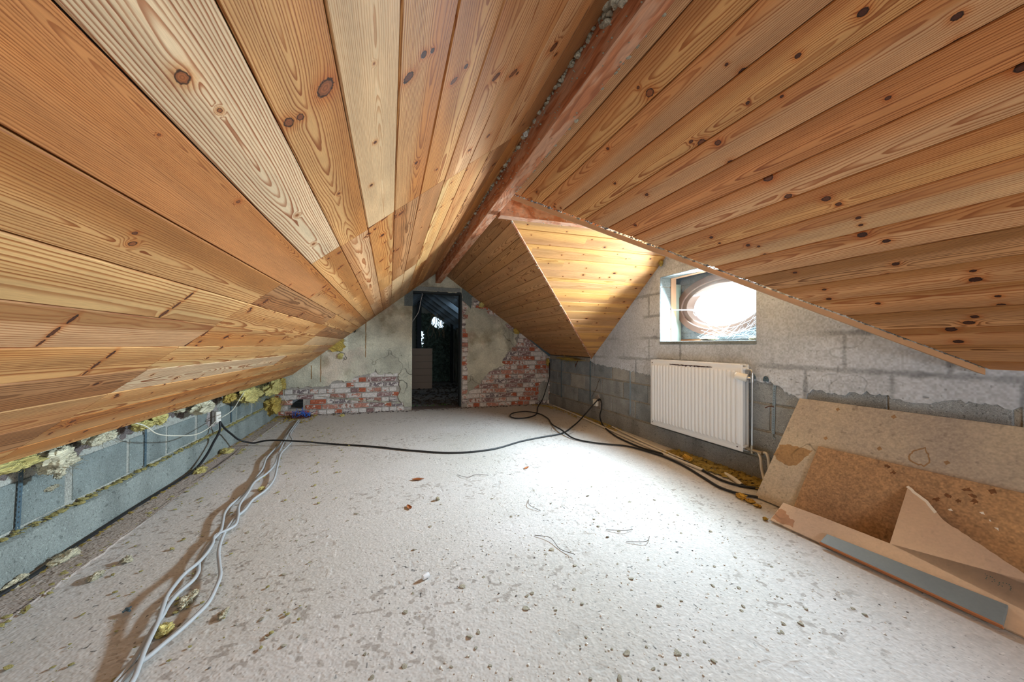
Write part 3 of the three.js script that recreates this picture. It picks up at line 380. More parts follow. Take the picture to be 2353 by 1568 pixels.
const brickMap = tex(1024, 1024, (u, v, o) => {                // 4 x 16 cells, each the face of one brick
  const ci = Math.floor(u * 4), cj = Math.floor(v * 16), s = ci * 16 + cj, h = hash2(ci, cj, 9), x = u * 4 - ci, y = v * 16 - cj, X = x * 4 + ci * 9, Y = y + cj * 3;
  const kind = (s * 5 + (s >> 3)) % 8, red = kind < 2 ? [0.66, 0.36, 0.26] : kind < 5 ? [0.66, 0.47, 0.41] : kind === 5 ? [0.55, 0.43, 0.42] : kind === 6 ? [0.64, 0.56, 0.53] : [0.46, 0.41, 0.42];
  const cover = [0.15, 0.4, 0.3, 0.55, 0.8, 0.4, 0.85, 0.5][kind], f = 0.5 + 0.5 * (n2(X * 2.2, Y * 3, 3) * 0.55 + n2(X * 6, Y * 8, 4) * 0.35 + n2(X * 16, Y * 20, 5) * 0.3), paint = sst(1 - cover - 0.06, 1 - cover + 0.06, f), d = 0.1 * n2(X * 20, Y * 24, 6) + 0.08 * n2(X * 5, Y * 6, 7);
  for (let c = 0; c < 3; c++) o[c] = mix(red[c] * (1 + d * 1.6 + (h - 0.5) * 0.15), [0.8, 0.77, 0.75][c] * (1 + d), paint);
});
M.brick = new THREE.MeshStandardMaterial({ map: brickMap, bumpMap: asData(brickMap), bumpScale: 0.003, roughness: 0.95 });
function brickGeo(w, h, d, seed) {                             // worn brick, face to +z, uv from one cell
  const r = rng(seed), g = new RoundedBoxGeometry(w, h, d, 2, 0.007), p = g.attributes.position, ci = Math.floor(r() * 4), cj = Math.floor(r() * 16), uv = g.attributes.uv, fl = r() < 0.5 ? 1 : -1, o = r() * 0.45;
  for (let i = 0; i < p.count; i++) { uv.setXY(i, (ci + 0.03 + 0.94 * clamp(o * (w < 0.15 ? 1 : 0) + (fl * p.getX(i) / 0.225 + 0.5) * (w < 0.15 ? 0.55 : 1))) / 4, (cj + 0.06 + 0.88 * clamp(p.getY(i) / h + 0.5)) / 16); p.setXYZ(i, p.getX(i) + 0.003 * n2(p.getY(i) * 90 + seed, p.getX(i) * 20), p.getY(i) + 0.003 * n2(p.getX(i) * 50, seed), p.getZ(i)); }
  g.computeVertexNormals(); return g;
}
{
  const w = struct('wall_back', 'rear gable wall of old plaster broken away over whitewashed red brick', 'wall');
  const out = [[-1.75, -0.1], [2.75, -0.1], [2.75, 0.85], [0.85, 2.25], [0.6, 2.25], [-1.75, 0.35]], doorPath = () => new THREE.Path([[DOOR.x0, -0.11], [DOOR.x0, DOOR.y1], [DOOR.x1, DOOR.y1], [DOOR.x1, -0.11]].map(([a, b]) => new THREE.Vector2(a, b)));
  const S = shapeOf([[-1.75, -0.1], [DOOR.x0, -0.1], [DOOR.x0, DOOR.y1], [DOOR.x1, DOOR.y1], [DOOR.x1, -0.1], ...out.slice(1)]); S.holes.push(new THREE.Path([[-1.351, 0.09], [-1.345, 0.235], [-1.166, 0.228], [-1.165, 0.086]].map(([a, b]) => new THREE.Vector2(a, b))));
  obj('mortar_bed', uvBox(new THREE.ExtrudeGeometry(S, { depth: 0.22, bevelEnabled: false }).translate(0, 0, ZB - 0.234), 1), M.mortarBack, w);
  // plaster, torn open where the brick shows; the three bare patches reach its outline
  const plL = [[-1.6, 0.33], ...LEFT_BARE.slice(1, 20), [0.21, 0.05], [DOOR.x0 - 0.002, 0.04], [DOOR.x0 - 0.002, DOOR.y1 + 0.002]], line = (x) => roofLine(x) - 0.03;
  const lintelTop = 1.842;
  const leftPoly = [...ragged(LEFT_BARE.slice(0, 20), 0.03, 0.03, 3).filter(([x, y]) => x > -1.62 && y > 0.06).slice(0, -18), [0.2, 0.12], [0.22, 0.05], [DOOR.x0 - 0.002, 0.05], [DOOR.x0 - 0.003, 0.6], [DOOR.x0 - 0.006, 1.2], [DOOR.x0, lintelTop], [0.7, lintelTop], [0.7, 2.3], [0.62, 2.28], [-1.6, 0.45]];
  obj('plaster', uvBox(new THREE.ExtrudeGeometry(shapeOf(leftPoly), { depth: 0.012, bevelEnabled: true, bevelSize: 0.003, bevelThickness: 0.003, bevelSegments: 1 }).translate(0, 0, ZB - 0.014), 0.5), M.plaster, w);
  const rb = ragged([[1.171, 0.181], [1.246, 0.266], [1.412, 0.387], [1.438, 0.437], [1.516, 0.537], [1.713, 0.636], [1.82, 0.673], [1.766, 0.712], [1.833, 0.841], [1.928, 0.931], [2.037, 1.023], [1.982, 1.1], [2.036, 1.179], [1.899, 1.255], [1.817, 1.332], [1.9, 1.4], [1.72, 1.46], [1.577, 1.48], [1.511, 1.529], [1.484, 1.592], [1.264, 1.6], [1.25, 1.86], [1.098, 1.97], [0.85, 2.2], [0.7, 2.3], [0.7, lintelTop], [1.098, lintelTop], [1.1, 1.72], [1.17, 1.7], [1.16, 1.3], [1.2, 1.043], [1.185, 0.668], [1.2, 0.292]], 0.03, 0.022, 4);
  obj('plaster', uvBox(new THREE.ExtrudeGeometry(shapeOf(rb), { depth: 0.012, bevelEnabled: true, bevelSize: 0.003, bevelThickness: 0.003, bevelSegments: 1 }).translate(0, 0, ZB - 0.014), 0.5, 0.37, 0.21), M.plaster, w);
  const vr = rng(14), stock = { long: [], half: [] }; for (let i = 0; i < 26; i++) { stock.long.push(brickGeo(0.205, 0.064, 0.05, 100 + i)); stock.half.push(brickGeo(0.099, 0.064, 0.05, 200 + i)); }
  const bare = (x, y) => inPoly(x, y, LEFT_BARE) || inPoly(x, y, RIGHT_BARE) || inPoly(x, y, TOP_BARE) || inPoly(x, y, JAMB_BARE);
  for (let r = 0; r < 25; r++) { const y = -0.012 + r * 0.0757 + 0.036, heads = r % 2 === 0; for (let x = -1.62 + (heads ? 0 : 0.05); x < 2.65;) { const L = (vr() < (heads ? 0.8 : 0.18)) ? 0.108 : 0.214, cx = x + L / 2; x += L; const half = L < 0.15, e = half ? 0.05 : 0.1; if (cx + e > DOOR.x0 + 0.0 && cx - e < DOOR.x1 - 0.002) continue; if (!bare(cx, y) && !(bare(cx - e * 0.6, y) && bare(cx + e * 0.6, y))) continue; if (Math.hypot((cx + 1.256) / 0.13, (y - 0.16) / 0.1) < 1) continue; if (y > roofLine(cx) - 0.04) continue; const list = half ? stock.half : stock.long, b = obj('brick', list[Math.floor(vr() * list.length)], M.brick, w); b.position.set(cx, y, ZB - 0.0365 + 0.004 * vr()); b.rotation.z = (vr() - 0.5) * 0.03; } }
  for (let r = 1; r < 23; r++) { const y = 0.02 + r * 0.0757, b = obj('brick', stock.half[(r * 7) % 26], M.brick, w); b.position.set(DOOR.x1 + 0.05 + 0.012 * vr(), y, ZB - 0.033 + 0.012 * vr()); b.scale.x = 0.75 + 0.3 * vr(); }
  obj('lintel', uvBox(box(0.35, 1.07, 1.845, 1.905, ZB - 0.1, ZB + 0.012, 0.004), 1), concrete(0xc8cbc8, 0.004), w);
  obj('cement_patch', uvBox(box(0.207, 0.334, 1.597, 1.845, ZB - 0.02, ZB + 0.005, 0.002), 1), concrete(0x9ba4a4, 0.003), w);
  obj('cement_patch', uvBox(new THREE.ExtrudeGeometry(shapeOf(ragged([[1.1, 1.72], [1.24, 1.6], [1.27, 1.8], [1.1, 1.95]], 0.05, 0.03, 8)), { depth: 0.006, bevelEnabled: false }).translate(0, 0, ZB - 0.002), 1), concrete(0x9ba6a6, 0.003), w);
  obj('whitewash_patch', uvBox(new THREE.ExtrudeGeometry(shapeOf(ragged([[2.519, 0.398], [2.6, 0.36], [2.615, 0.061], [2.419, 0.07], [2.433, 0.32]], 0.02, 0.03, 12)), { depth: 0.01, bevelEnabled: false }).translate(0, 0, ZB - 0.008), 1), concrete(0xf2efe8, 0.003), w);
  for (const [x, y0, y1] of [[-0.34, 0.81, 1.36], [-0.94, 0.46, 0.88], [-1.06, 0.5, 0.7]]) obj('rust_run', uvBox(new THREE.ExtrudeGeometry(shapeOf(ragged([[x - 0.006, y0], [x - 0.008, y1], [x + 0.006, y1], [x + 0.004, y0]], 0.04, 0.007, 99 + y0 * 9)), { depth: 0.0008, bevelEnabled: false }).translate(0, 0, ZB + 0.0012), 0.5), new THREE.MeshStandardMaterial({ map: backMap, color: 0xc4a07c, roughness: 0.95 }), w);
  const d = struct('door_1', 'unframed doorway in the rear wall opening to a dark derelict loft', 'doorway');
  const dm = new THREE.MeshStandardMaterial({ color: 0x2a3236, roughness: 0.8 });
  obj('door_frame', box(DOOR.x0, DOOR.x1, DOOR.y1 - 0.03, DOOR.y1 + 0.002, ZB - 0.2, ZB - 0.01, 0.003), dm, d); obj('door_frame', box(DOOR.x1 - 0.025, DOOR.x1 + 0.001, 0, DOOR.y1 - 0.03, ZB - 0.2, ZB - 0.02, 0.003), dm, d);
  obj('threshold', uvBox(box(DOOR.x0, DOOR.x1, -0.05, 0.012, ZB - 0.24, ZB + 0.02, 0.004), 1), concrete(0x8b7468, 0.01), d);
}
// the wall behind the camera, with a second window that lights the room from behind
{
  const w = struct('wall_rear', 'plain plastered gable wall behind the camera', 'wall'), S = shapeOf([[-1.75, -0.1], [2.95, -0.1], [2.95, 1.2], [0.72, 2.45], [-1.75, 0.6]]), h = new THREE.Path([[-0.75, 0.75], [-0.75, 1.45], [0.95, 1.45], [0.95, 0.75]].map(([a, b]) => new THREE.Vector2(a, b))); S.holes.push(h);
  obj('plaster', uvBox(new THREE.ExtrudeGeometry(S, { depth: 0.2, bevelEnabled: false }).translate(0, 0, 2.75), 0.5), M.plaster, w);
  const g = struct('window_2', 'daylit window in the gable behind the camera', 'window');
  obj('pane', box(-0.75, 0.95, 0.75, 1.45, 2.86, 2.87), new THREE.MeshStandardMaterial({ color: 0xffffff, emissive: new THREE.Color(2, 2.05, 2.1), roughness: 0.4 }), g).castShadow = false;
  const L = new THREE.RectAreaLight(new THREE.Color(0.9, 0.96, 1.0), REAR_POWER, 1.66, 0.66); L.position.set(0.1, 1.1, 2.85); L.lookAt(0.1, 1.1, 0); L.name = 'daylight_rear'; scene.add(L);
}
// ------------------------------------------------------------------ radiator
{
  const t = thing('radiator', 'white ribbed double panel steel radiator hung on the block wall under the window', 'radiator', [2.53, 0.2, -3.25]);
  const LEN = 1.06, HGT = 0.66, NB = 25;
  function ribbed(front) {                                     // local: x depth (front face at 0, pointing to -x), y up, z along
    const cols = NB * 8 + 2, rows = 14, pos = [], uv = [], idx = [];
    for (let j = 0; j <= rows; j++) for (let i = 0; i <= cols; i++) {
      const z = i / cols * LEN, y = j < 4 ? [0, 0.045, 0.052, 0.062][j] : j > rows - 4 ? HGT - [0, 0.045, 0.052, 0.062][rows - j] : mix(0.062, HGT - 0.062, (j - 3) / (rows - 6));
      const m = 0.02, q = (z - m) / (LEN - 2 * m) * NB, f = q - Math.floor(q), inn = q > 0 && q < NB ? sst(0.06, 0.3, f) * (1 - sst(0.7, 0.94, f)) : 0, e = sst(0.045, 0.062, y) * (1 - sst(HGT - 0.062, HGT - 0.045, y));
      pos.push(0.008 - 0.0095 * inn * e + (i === 0 || i === cols || j === 0 || j === rows ? 0.006 : 0), y, z); uv.push(z, y);
    }
    for (let j = 0; j < rows; j++) for (let i = 0; i < cols; i++) { const a = j * (cols + 1) + i; idx.push(a, a + 1, a + cols + 1, a + 1, a + cols + 2, a + cols + 1); }
    const g = new THREE.BufferGeometry(); g.setAttribute('position', new THREE.Float32BufferAttribute(pos, 3)); g.setAttribute('uv', new THREE.Float32BufferAttribute(uv, 2)); g.setIndex(idx); g.computeVertexNormals(); return g;
  }
  const panelBack = box(0.01, 0.02, 0.002, HGT - 0.002, 0.002, LEN - 0.002, 0.004);
  const p = obj('front_panel', [ribbed().toNonIndexed(), panelBack.clone()], M.white, t);
  const chipped = new THREE.MeshStandardMaterial({ color: 0x3c2a30, roughness: 0.9 });
  const r = rng(44), P = []; for (let i = 0; i <= 40; i++) P.push([0.28 + i * 0.0125, HGT - 0.034 + (r() - 0.5) * 0.004 + 0.003]); for (let i = 40; i >= 0; i--) P.push([0.28 + i * 0.0125, HGT - 0.037 - 0.009 * r() * Math.sin(i / 40 * 3.14)]);
  obj('chipped_paint', new THREE.ExtrudeGeometry(shapeOf(P.map(([z, y]) => [-z, y])), { depth: 0.0012, bevelEnabled: false }).rotateY(Math.PI / 2).translate(0.0065, 0, 0), chipped, p).userData.label = 'dark chipped paint line';
  for (const [y, z] of [[0.03, 0.03], [HGT - 0.03, 0.03], [0.03, LEN - 0.045]]) obj('mark', cyl([0.0085, y, z], [0.006, y, z], 0.005), chipped, p);
  obj('back_panel', [box(0.066, 0.078, 0, HGT, 0.0, LEN, 0.005)], M.white, t);
  obj('top_edge', [box(0.012, 0.02, HGT - 0.012, HGT + 0.003, 0.04, LEN - 0.02, 0.003), box(0.06, 0.068, HGT - 0.012, HGT + 0.004, 0.03, LEN - 0.02, 0.003)], M.white, t);
  const conv = []; for (let i = 0; i < 40; i++) { const z = 0.05 + i * 0.0245; conv.push(box(0.022, 0.064, 0.05, HGT - 0.05, z, z + 0.0012)); } obj('convector_fin', conv, M.white, t).userData.kind = 'stuff';
  obj('end_plate', box(0.03, 0.056, 0.045, HGT - 0.045, LEN - 0.022, LEN - 0.014, 0.003), M.white, t);
  for (const y of [0.035, HGT - 0.035]) for (const z of [0.012, LEN - 0.012]) obj('connector', cyl([0.014, y, z], [0.074, y, z], 0.014), M.white, t);
  const v = obj('valve', [cyl([0.05, HGT - 0.04, LEN - 0.012], [0.05, HGT - 0.04, LEN + 0.03], 0.011), new THREE.TubeGeometry(new THREE.CatmullRomCurve3([[0.05, HGT - 0.04, LEN + 0.02], [0.05, HGT - 0.042, LEN + 0.04], [0.05, HGT - 0.06, LEN + 0.048], [0.05, HGT - 0.1, LEN + 0.048]].map(V)), 16, 0.009, 10), cyl([0.05, HGT - 0.075, LEN + 0.048], [0.05, HGT - 0.13, LEN + 0.048], 0.0135, 0.0135, 6), cyl([0.05, HGT - 0.1, LEN + 0.04], [0.03, HGT - 0.1, LEN + 0.02], 0.012)], M.chrome, t);
  const head = new THREE.LatheGeometry([[0, 0], [0.019, 0], [0.021, 0.004], [0.021, 0.02], [0.019, 0.022], [0.0185, 0.05], [0.016, 0.058], [0.006, 0.06], [0, 0.06]].map(([x, y]) => new THREE.Vector2(x, y)), 20).scale(1.4, 1.45, 1.4).rotateZ(1.35).rotateY(-0.95).translate(0.03, HGT - 0.1, LEN + 0.024);
  obj('thermostat_head', head, M.plastic, v);
  obj('riser_pipe', cyl([0.05, HGT - 0.13, LEN + 0.048], [0.05, 0.03, LEN + 0.048], 0.0075), M.chrome, t);
  obj('lower_fitting', [cyl([0.05, 0.06, LEN + 0.048], [0.05, 0.0, LEN + 0.048], 0.013, 0.013, 6), cyl([0.05, 0.026, LEN - 0.03], [0.05, 0.022, LEN + 0.12], 0.0125), cyl([0.05, 0.024, LEN + 0.02], [0.05, 0.024, LEN + 0.04], 0.016, 0.016, 6), cyl([0.05, 0.022, LEN + 0.1], [0.05, 0.022, LEN + 0.13], 0.0165, 0.0165, 8)], M.brass, t);
  for (const z of [0.15, LEN - 0.15]) obj('bracket', box(0.076, 0.096, 0.08, HGT - 0.06, z - 0.015, z + 0.015, 0.002), M.white, t);
}
for (const [i, pts] of [[0, [[2.575, 0.222, -2.09], [2.57, 0.19, -2.07], [2.562, 0.12, -2.055], [2.55, 0.06, -2.03], [2.52, 0.014, -1.985], [2.49, 0.012, -1.93]]], [1, [[2.59, 0.222, -2.075], [2.588, 0.228, -2.04], [2.585, 0.19, -2.02], [2.58, 0.11, -2.01], [2.57, 0.06, -1.985], [2.545, 0.014, -1.94], [2.52, 0.012, -1.88]]]])
  tag(obj('flexible_pipe', tube(pts, 0.0095, 40, 10), M.pipe), i ? 'outer white plastic pipe curving down to the floor beside the leaning boards' : 'inner white plastic pipe dropping to the floor from the radiator fitting', 'pipe', 'white pipes under the radiator');
for (const [i, pts] of [[0, [[2.56, 0.014, -5.7], [2.545, 0.014, -5.2], [2.51, 0.014, -4.609], [2.455, 0.014, -3.875], [2.41, 0.014, -3.164], [2.385, 0.014, -2.773], [2.375, 0.014, -2.4]]], [1, [[2.575, 0.016, -4.0], [2.5, 0.016, -3.5], [2.45, 0.016, -3.0], [2.425, 0.016, -2.6]]], [2, [[2.47, 0.012, -2.28], [2.43, 0.016, -2.17], [2.38, 0.012, -2.06]]]])
  tag(obj('floor_pipe', tube(pts, [0.0115, 0.009, 0.016][i], 50, 10), M.pipe), ['long dusty white pipe lying along the foot of the right wall', 'thinner white pipe lying behind the long pipe under the radiator', 'short thick white pipe end poking out of the debris by the boards'][i], 'pipe');

// ------------------------------------------------------------------ wall fittings
function strap(h, w, holes, mat) { const s = shapeOf([[-w / 2, 0], [w / 2, 0], [w / 2, h], [-w / 2, h]]); for (let i = 0; i < holes; i++) { const p = new THREE.Path(); p.absellipse(0, (i + 0.5) * h / holes, w * 0.19, w * 0.19, 0, 6.283); s.holes.push(p); } return new THREE.ExtrudeGeometry(s, { depth: 0.0015, bevelEnabled: false, curveSegments: 8 }); }
{
  const t = thing('perforated_strap', 'perforated zinc strap on the right wall with a bent nail, beside the radiator', 'strap', [XW - 0.004, 0.37, -2.016]);
  obj('strip', strap(0.365, 0.02, 22).rotateY(-Math.PI / 2).rotateX(0.03), M.zinc, t);
  obj('hook', tube([[0, 0, 0], [-0.004, -0.02, 0.004], [0.0, -0.03, 0.016]], 0.004, 10), M.zinc, t);
  tag(obj('nail', tube([[XW, 0.565, -2.005], [XW - 0.02, 0.567, -2.03], [XW - 0.03, 0.553, -2.055]], 0.0035, 14), M.rust), 'bent rusty nail sticking out across the perforated strap', 'nail');
  for (const [i, z, y] of [[0, -2.065, 0.765], [1, -2.17, 0.775]]) { const c = thing('pipe_clip', i ? 'dark metal pipe clip on the wall beside the radiator valve' : 'dark metal pipe clip alone on the wall above the perforated strap', 'clip', [XW - 0.006, y, z]); obj('saddle', new THREE.TorusGeometry(0.013, 0.005, 8, 16, Math.PI).rotateY(Math.PI / 2).translate(-0.006, 0.0, 0), M.steel, c); obj('base', box(-0.012, 0.004, -0.022, 0.0, -0.019, 0.019, 0.003), M.steel, c); }
  for (const [i, z, y0, y1, mt] of [[0, -5.55, 0.17, 0.80, 'steel'], [1, -4.63, 0.24, 0.79, 'steel'], [2, -3.72, 0.208, 0.71, 'zinc']]) { const k = obj('wall_strip', uvBox(box(XW - 0.008, XW + 0.004, y0, y1, z - 0.007, z + 0.007, 0.002)), M[mt]); tag(k, ['dark vertical metal strip on the blocks nearest the rear corner', 'dark vertical metal strip on the blocks beside the wall socket', 'pale grey vertical metal strip on the blocks left of the radiator'][i], 'strip'); }
  tag(obj('rusty_wire', [tube([[XW, 0.79, -4.98], [XW - 0.012, 0.75, -5.0], [XW - 0.02, 0.71, -5.03], [XW - 0.01, 0.68, -5.05]], 0.005, 14), tube([[XW - 0.008, 0.72, -5.02], [XW - 0.03, 0.71, -5.0]], 0.004, 8)], M.rust), 'rusty twisted wire hanging from the top of the bare blocks', 'wire');
  tag(obj('root', tube([[XW - 0.003, 0.56, -4.38], [XW - 0.008, 0.5, -4.42], [XW - 0.006, 0.44, -4.45], [XW - 0.01, 0.36, -4.52], [XW - 0.004, 0.3, -4.58]], 0.0025, 20, 5), M.twig), 'thin dry root creeping on the blocks above the right socket', 'root');
}
function socket(t, r, open) {                                  // local: plate in the y-z plane facing -x
  obj('plate', box(-0.034, 0, -0.04, 0.04, -0.04, 0.04, 0.008), M.plastic, t);
  obj('rim', new THREE.TorusGeometry(0.021, 0.0025, 8, 28).rotateY(Math.PI / 2).translate(-0.0345, 0, 0), M.plastic, t);
  for (const z of [-0.009, 0.009]) obj('hole', cyl([-0.0348, 0, z], [-0.03, 0, z], 0.003), M.black, t);
  if (open) { obj('terminal_block', box(-0.012, 0.02, -0.035, 0.035, 0.042, 0.06, 0.003), M.black, t); obj('mounting_box', box(0.0, 0.02, -0.045, 0.045, -0.03, 0.075, 0.004), M.slab, t); }
}
{
  const a = thing('wall_socket', 'white surface socket on the right block wall with black cables', 'socket', [XW - 0.008, 0.245, -4.44]); a.scale.setScalar(1.15); socket(a, 1);
  tag(obj('plaster_dab', new THREE.ExtrudeGeometry(shapeOf(ragged([[4.49, 0.17], [4.47, 0.33], [4.42, 0.35], [4.36, 0.3], [4.34, 0.19], [4.38, 0.12], [4.44, 0.13]], 0.03, 0.02, 6)), { depth: 0.012, bevelEnabled: true, bevelSize: 0.003, bevelThickness: 0.003, bevelSegments: 1 }).rotateY(Math.PI / 2).translate(XW - 0.006, 0, 0), concrete(0xe0d2cc, 0.003)), 'pinkish white plaster dab around the right wall socket', 'plaster');
  const b = thing('wall_socket', 'opened white socket hanging off the left knee wall with bared terminals', 'socket', [-1.50, 0.345, -4.06]); b.rotation.y = Math.PI + 0.65; b.scale.setScalar(1.25); socket(b, -1, true);
  tag(obj('plaster_dab', new THREE.ExtrudeGeometry(shapeOf(ragged([[-4.03, 0.25], [-4.2, 0.27], [-4.18, 0.36], [-4.14, 0.45], [-4.06, 0.47], [-3.98, 0.42], [-3.95, 0.3]], 0.03, 0.03, 7).map(([a2, y]) => [-a2, y])), { depth: 0.012, bevelEnabled: true, bevelSize: 0.003, bevelThickness: 0.003, bevelSegments: 1 }).rotateY(Math.PI / 2).translate(-1.526, 0, 0), concrete(0xe6d6d2, 0.003)), 'pinkish white plaster dab around the opened left socket', 'plaster');
  for (const [i, z, y0, y1] of [[0, -2.2, 0.2, 0.5], [1, -3.09, 0.2, 0.48], [2, -4.5, 0.21, 0.47]]) {
    const s = thing('perforated_strap', ['perforated dark strap on the left wall nearest the camera, by the big wool tuft', 'perforated dark strap on the left wall under the sagging white wire', 'perforated dark strap on the left wall just past the opened socket'][i], 'strap', [-1.512, y0, z]);
    obj('strip', strap(y1 - y0, 0.022, 14).rotateY(Math.PI / 2).rotateX(0.05 * (i - 1)), M.steel, s);
  }
  tag(obj('steel_angle', [bar([2.25, 1.115, -5.93], [2.6, 0.845, -5.93], 0.04, 0.012), bar([2.25, 1.095, -5.95], [2.6, 0.825, -5.95], 0.012, 0.03)], M.steel), 'dark blue steel angle under the lining in the rear right corner', 'steel angle');
}

// ------------------------------------------------------------------ cables
const lift = (pts, f) => pts.map(([x, y, z], i) => [x, y + f(i / (pts.length - 1), i), z]);
const C1 = [[-1.43, 0.31, -4.0], [-1.42, 0.25, -4.05], [-1.40, 0.16, -4.17], [-1.36, 0.075, -4.27], [-1.26, 0.035, -4.3], [-1.155, 0.052, -4.289], [-0.867, 0.052, -4.185], [-0.551, 0.012, -4.139], [-0.177, 0.01, -3.94], [0.218, 0.01, -3.66], [0.575, 0.01, -3.476], [0.929, 0.01, -3.489], [1.31, 0.01, -3.697], [1.567, 0.01, -3.793], [1.84, 0.012, -3.878], [2.12, 0.02, -4.15], [2.3, 0.06, -4.3], [2.44, 0.15, -4.36], [2.53, 0.26, -4.33], [2.575, 0.31, -4.31], [2.6, 0.29, -4.35]];
tag(obj('black_cable', tube(C1, 0.0085, 260, 8), M.black), 'black cable looping across the whole floor from left socket to right socket', 'cable');
const C2 = [[2.6, 0.28, -4.36], [2.585, 0.31, -4.3], [2.575, 0.27, -4.25], [2.575, 0.19, -4.25], [2.565, 0.11, -4.27], [2.52, 0.035, -4.15], [2.44, 0.012, -3.9], [2.35, 0.012, -3.56], [2.33, 0.012, -3.335], [2.33, 0.012, -3.095], [2.391, 0.012, -2.846], [2.408, 0.012, -2.627], [2.366, 0.012, -2.373], [2.335, 0.012, -2.175], [2.37, 0.012, -2.058], [2.441, 0.012, -1.99], [2.52, 0.012, -1.93]];
tag(obj('black_cable', tube(C2, 0.0085, 220, 8), M.black), 'black cable dropping from the right socket and running beside the white pipe', 'cable');
const C3 = [[2.6, 0.75, -5.98], [2.585, 0.63, -5.92], [2.548, 0.446, -5.85], [2.47, 0.281, -5.8], [2.39, 0.125, -5.75], [2.25, 0.03, -5.6], [2.09, 0.012, -5.24], [1.96, 0.012, -5.0], [1.768, 0.012, -4.853], [1.628, 0.012, -4.863], [1.602, 0.012, -5.034], [1.711, 0.02, -5.211], [1.898, 0.028, -5.229], [2.03, 0.022, -5.077], [2.047, 0.012, -4.769], [1.941, 0.012, -4.358], [1.876, 0.033, -3.956], [1.87, 0.012, -3.621], [1.998, 0.012, -3.396], [2.226, 0.012, -3.206], [2.29, 0.012, -3.019], [2.33, 0.012, -2.802], [2.31, 0.012, -2.518], [2.25, 0.012, -2.271], [2.205, 0.012, -2.069], [2.236, 0.012, -1.949], [2.30, 0.012, -1.87]];
tag(obj('black_cable', tube(C3, 0.0085, 300, 8), M.black), 'black cable hanging in the rear right corner and looping on the floor', 'cable');
const C4 = [[-1.43, 0.305, -4.0], [-1.42, 0.24, -3.97], [-1.425, 0.16, -3.86], [-1.42, 0.09, -3.72], [-1.425, 0.03, -3.55], [-1.44, 0.014, -3.365], [-1.45, 0.012, -3.035], [-1.455, 0.012, -2.809], [-1.45, 0.012, -2.516], [-1.448, 0.012, -2.328], [-1.436, 0.012, -2.166], [-1.445, 0.012, -2.052], [-1.442, 0.012, -1.9], [-1.44, 0.012, -1.2]];
tag(obj('black_cable', tube(C4, 0.0095, 160, 8), M.black), 'black cable running down the foot of the left wall toward the camera', 'cable');
const G1 = [[-1.131, -5.492], [-1.097, -4.876], [-1.036, -4.345], [-1.021, -4.078], [-0.998, -3.738], [-0.947, -3.443], [-0.927, -3.182], [-0.905, -2.958], [-0.906, -2.813], [-0.911, -2.709], [-0.896, -2.584], [-0.863, -2.466], [-0.829, -2.337], [-0.829, -2.249], [-0.826, -2.151], [-0.808, -2.058], [-0.77, -1.953], [-0.765, -1.891], [-0.779, -1.818], [-0.779, -1.748], [-0.768, -1.68], [-0.767, -1.636], [-0.758, -1.57], [-0.75, -1.51], [-0.746, -1.462], [-0.75, -1.403], [-0.75, -1.2], [-0.7, -0.8]];
const G2 = [[-1.115, -5.487], [-1.059, -4.82], [-0.987, -4.261], [-0.93, -3.821], [-0.877, -3.509], [-0.868, -3.256], [-0.893, -3.084], [-0.874, -2.888], [-0.858, -2.692], [-0.808, -2.512], [-0.787, -2.401], [-0.807, -2.349], [-0.835, -2.303], [-0.808, -2.193], [-0.792, -2.081], [-0.791, -1.998], [-0.803, -1.927], [-0.802, -1.847], [-0.795, -1.772], [-0.773, -1.69], [-0.752, -1.615], [-0.739, -1.549], [-0.726, -1.489], [-0.71, -1.432], [-0.699, -1.387], [-0.69, -1.2], [-0.66, -0.8]];
const G3 = [[-1.1, -5.483], [-1.053, -4.908], [-1.0, -4.555], [-0.928, -4.312], [-0.915, -4.016], [-0.908, -3.815], [-0.846, -3.455], [-0.789, -3.121], [-0.788, -2.922], [-0.815, -2.785], [-0.812, -2.629], [-0.826, -2.518], [-0.815, -2.371], [-0.789, -2.236], [-0.755, -2.114], [-0.705, -1.985], [-0.666, -1.884], [-0.65, -1.799], [-0.641, -1.704], [-0.653, -1.643], [-0.671, -1.582], [-0.693, -1.528], [-0.712, -1.478], [-0.724, -1.459], [-0.73, -1.432], [-0.739, -1.382], [-0.76, -1.2], [-0.74, -0.8]];
[[G1, 'grey cable on the left of the three trailing along the floor', 0.02], [G2, 'grey cable in the middle of the three, twisted with its neighbours', 0.032], [G3, 'grey cable on the right of the three, bowing out widest near the camera', 0.026]].forEach(([g, label, h], i) => {
  const pts = g.map(([x, z], k) => [x, 0.009 + h * clamp(0.55 + 0.55 * n2(z * 1.6, i * 3.7, 5)) * (k > 1 ? 1 : 0.3) + (i === 1 ? 0.006 : 0), z]);
  tag(obj('grey_cable', tube(pts, 0.0076, 300, 8), M.greyCable), label, 'cable', 'grey cables trailing along the floor');
});
tag(obj('white_wire', tube([[-1.40, 0.56, -2.7], [-1.365, 0.522, -2.771], [-1.36, 0.447, -2.89], [-1.36, 0.376, -3.144], [-1.36, 0.33, -3.387], [-1.38, 0.325, -3.65], [-1.44, 0.33, -3.95]], 0.0035, 60, 6), M.whiteWire), 'thin white wire sagging from the eave to the opened socket', 'wire');
tag(obj('white_wire', tube([[-1.44, 0.34, -4.0], [-1.38, 0.365, -3.9], [-1.36, 0.40, -4.077], [-1.36, 0.484, -4.254], [-1.36, 0.54, -4.38]], 0.0035, 40, 6), M.whiteWire), 'thin white wire rising from the opened socket into the yellow wool', 'wire');
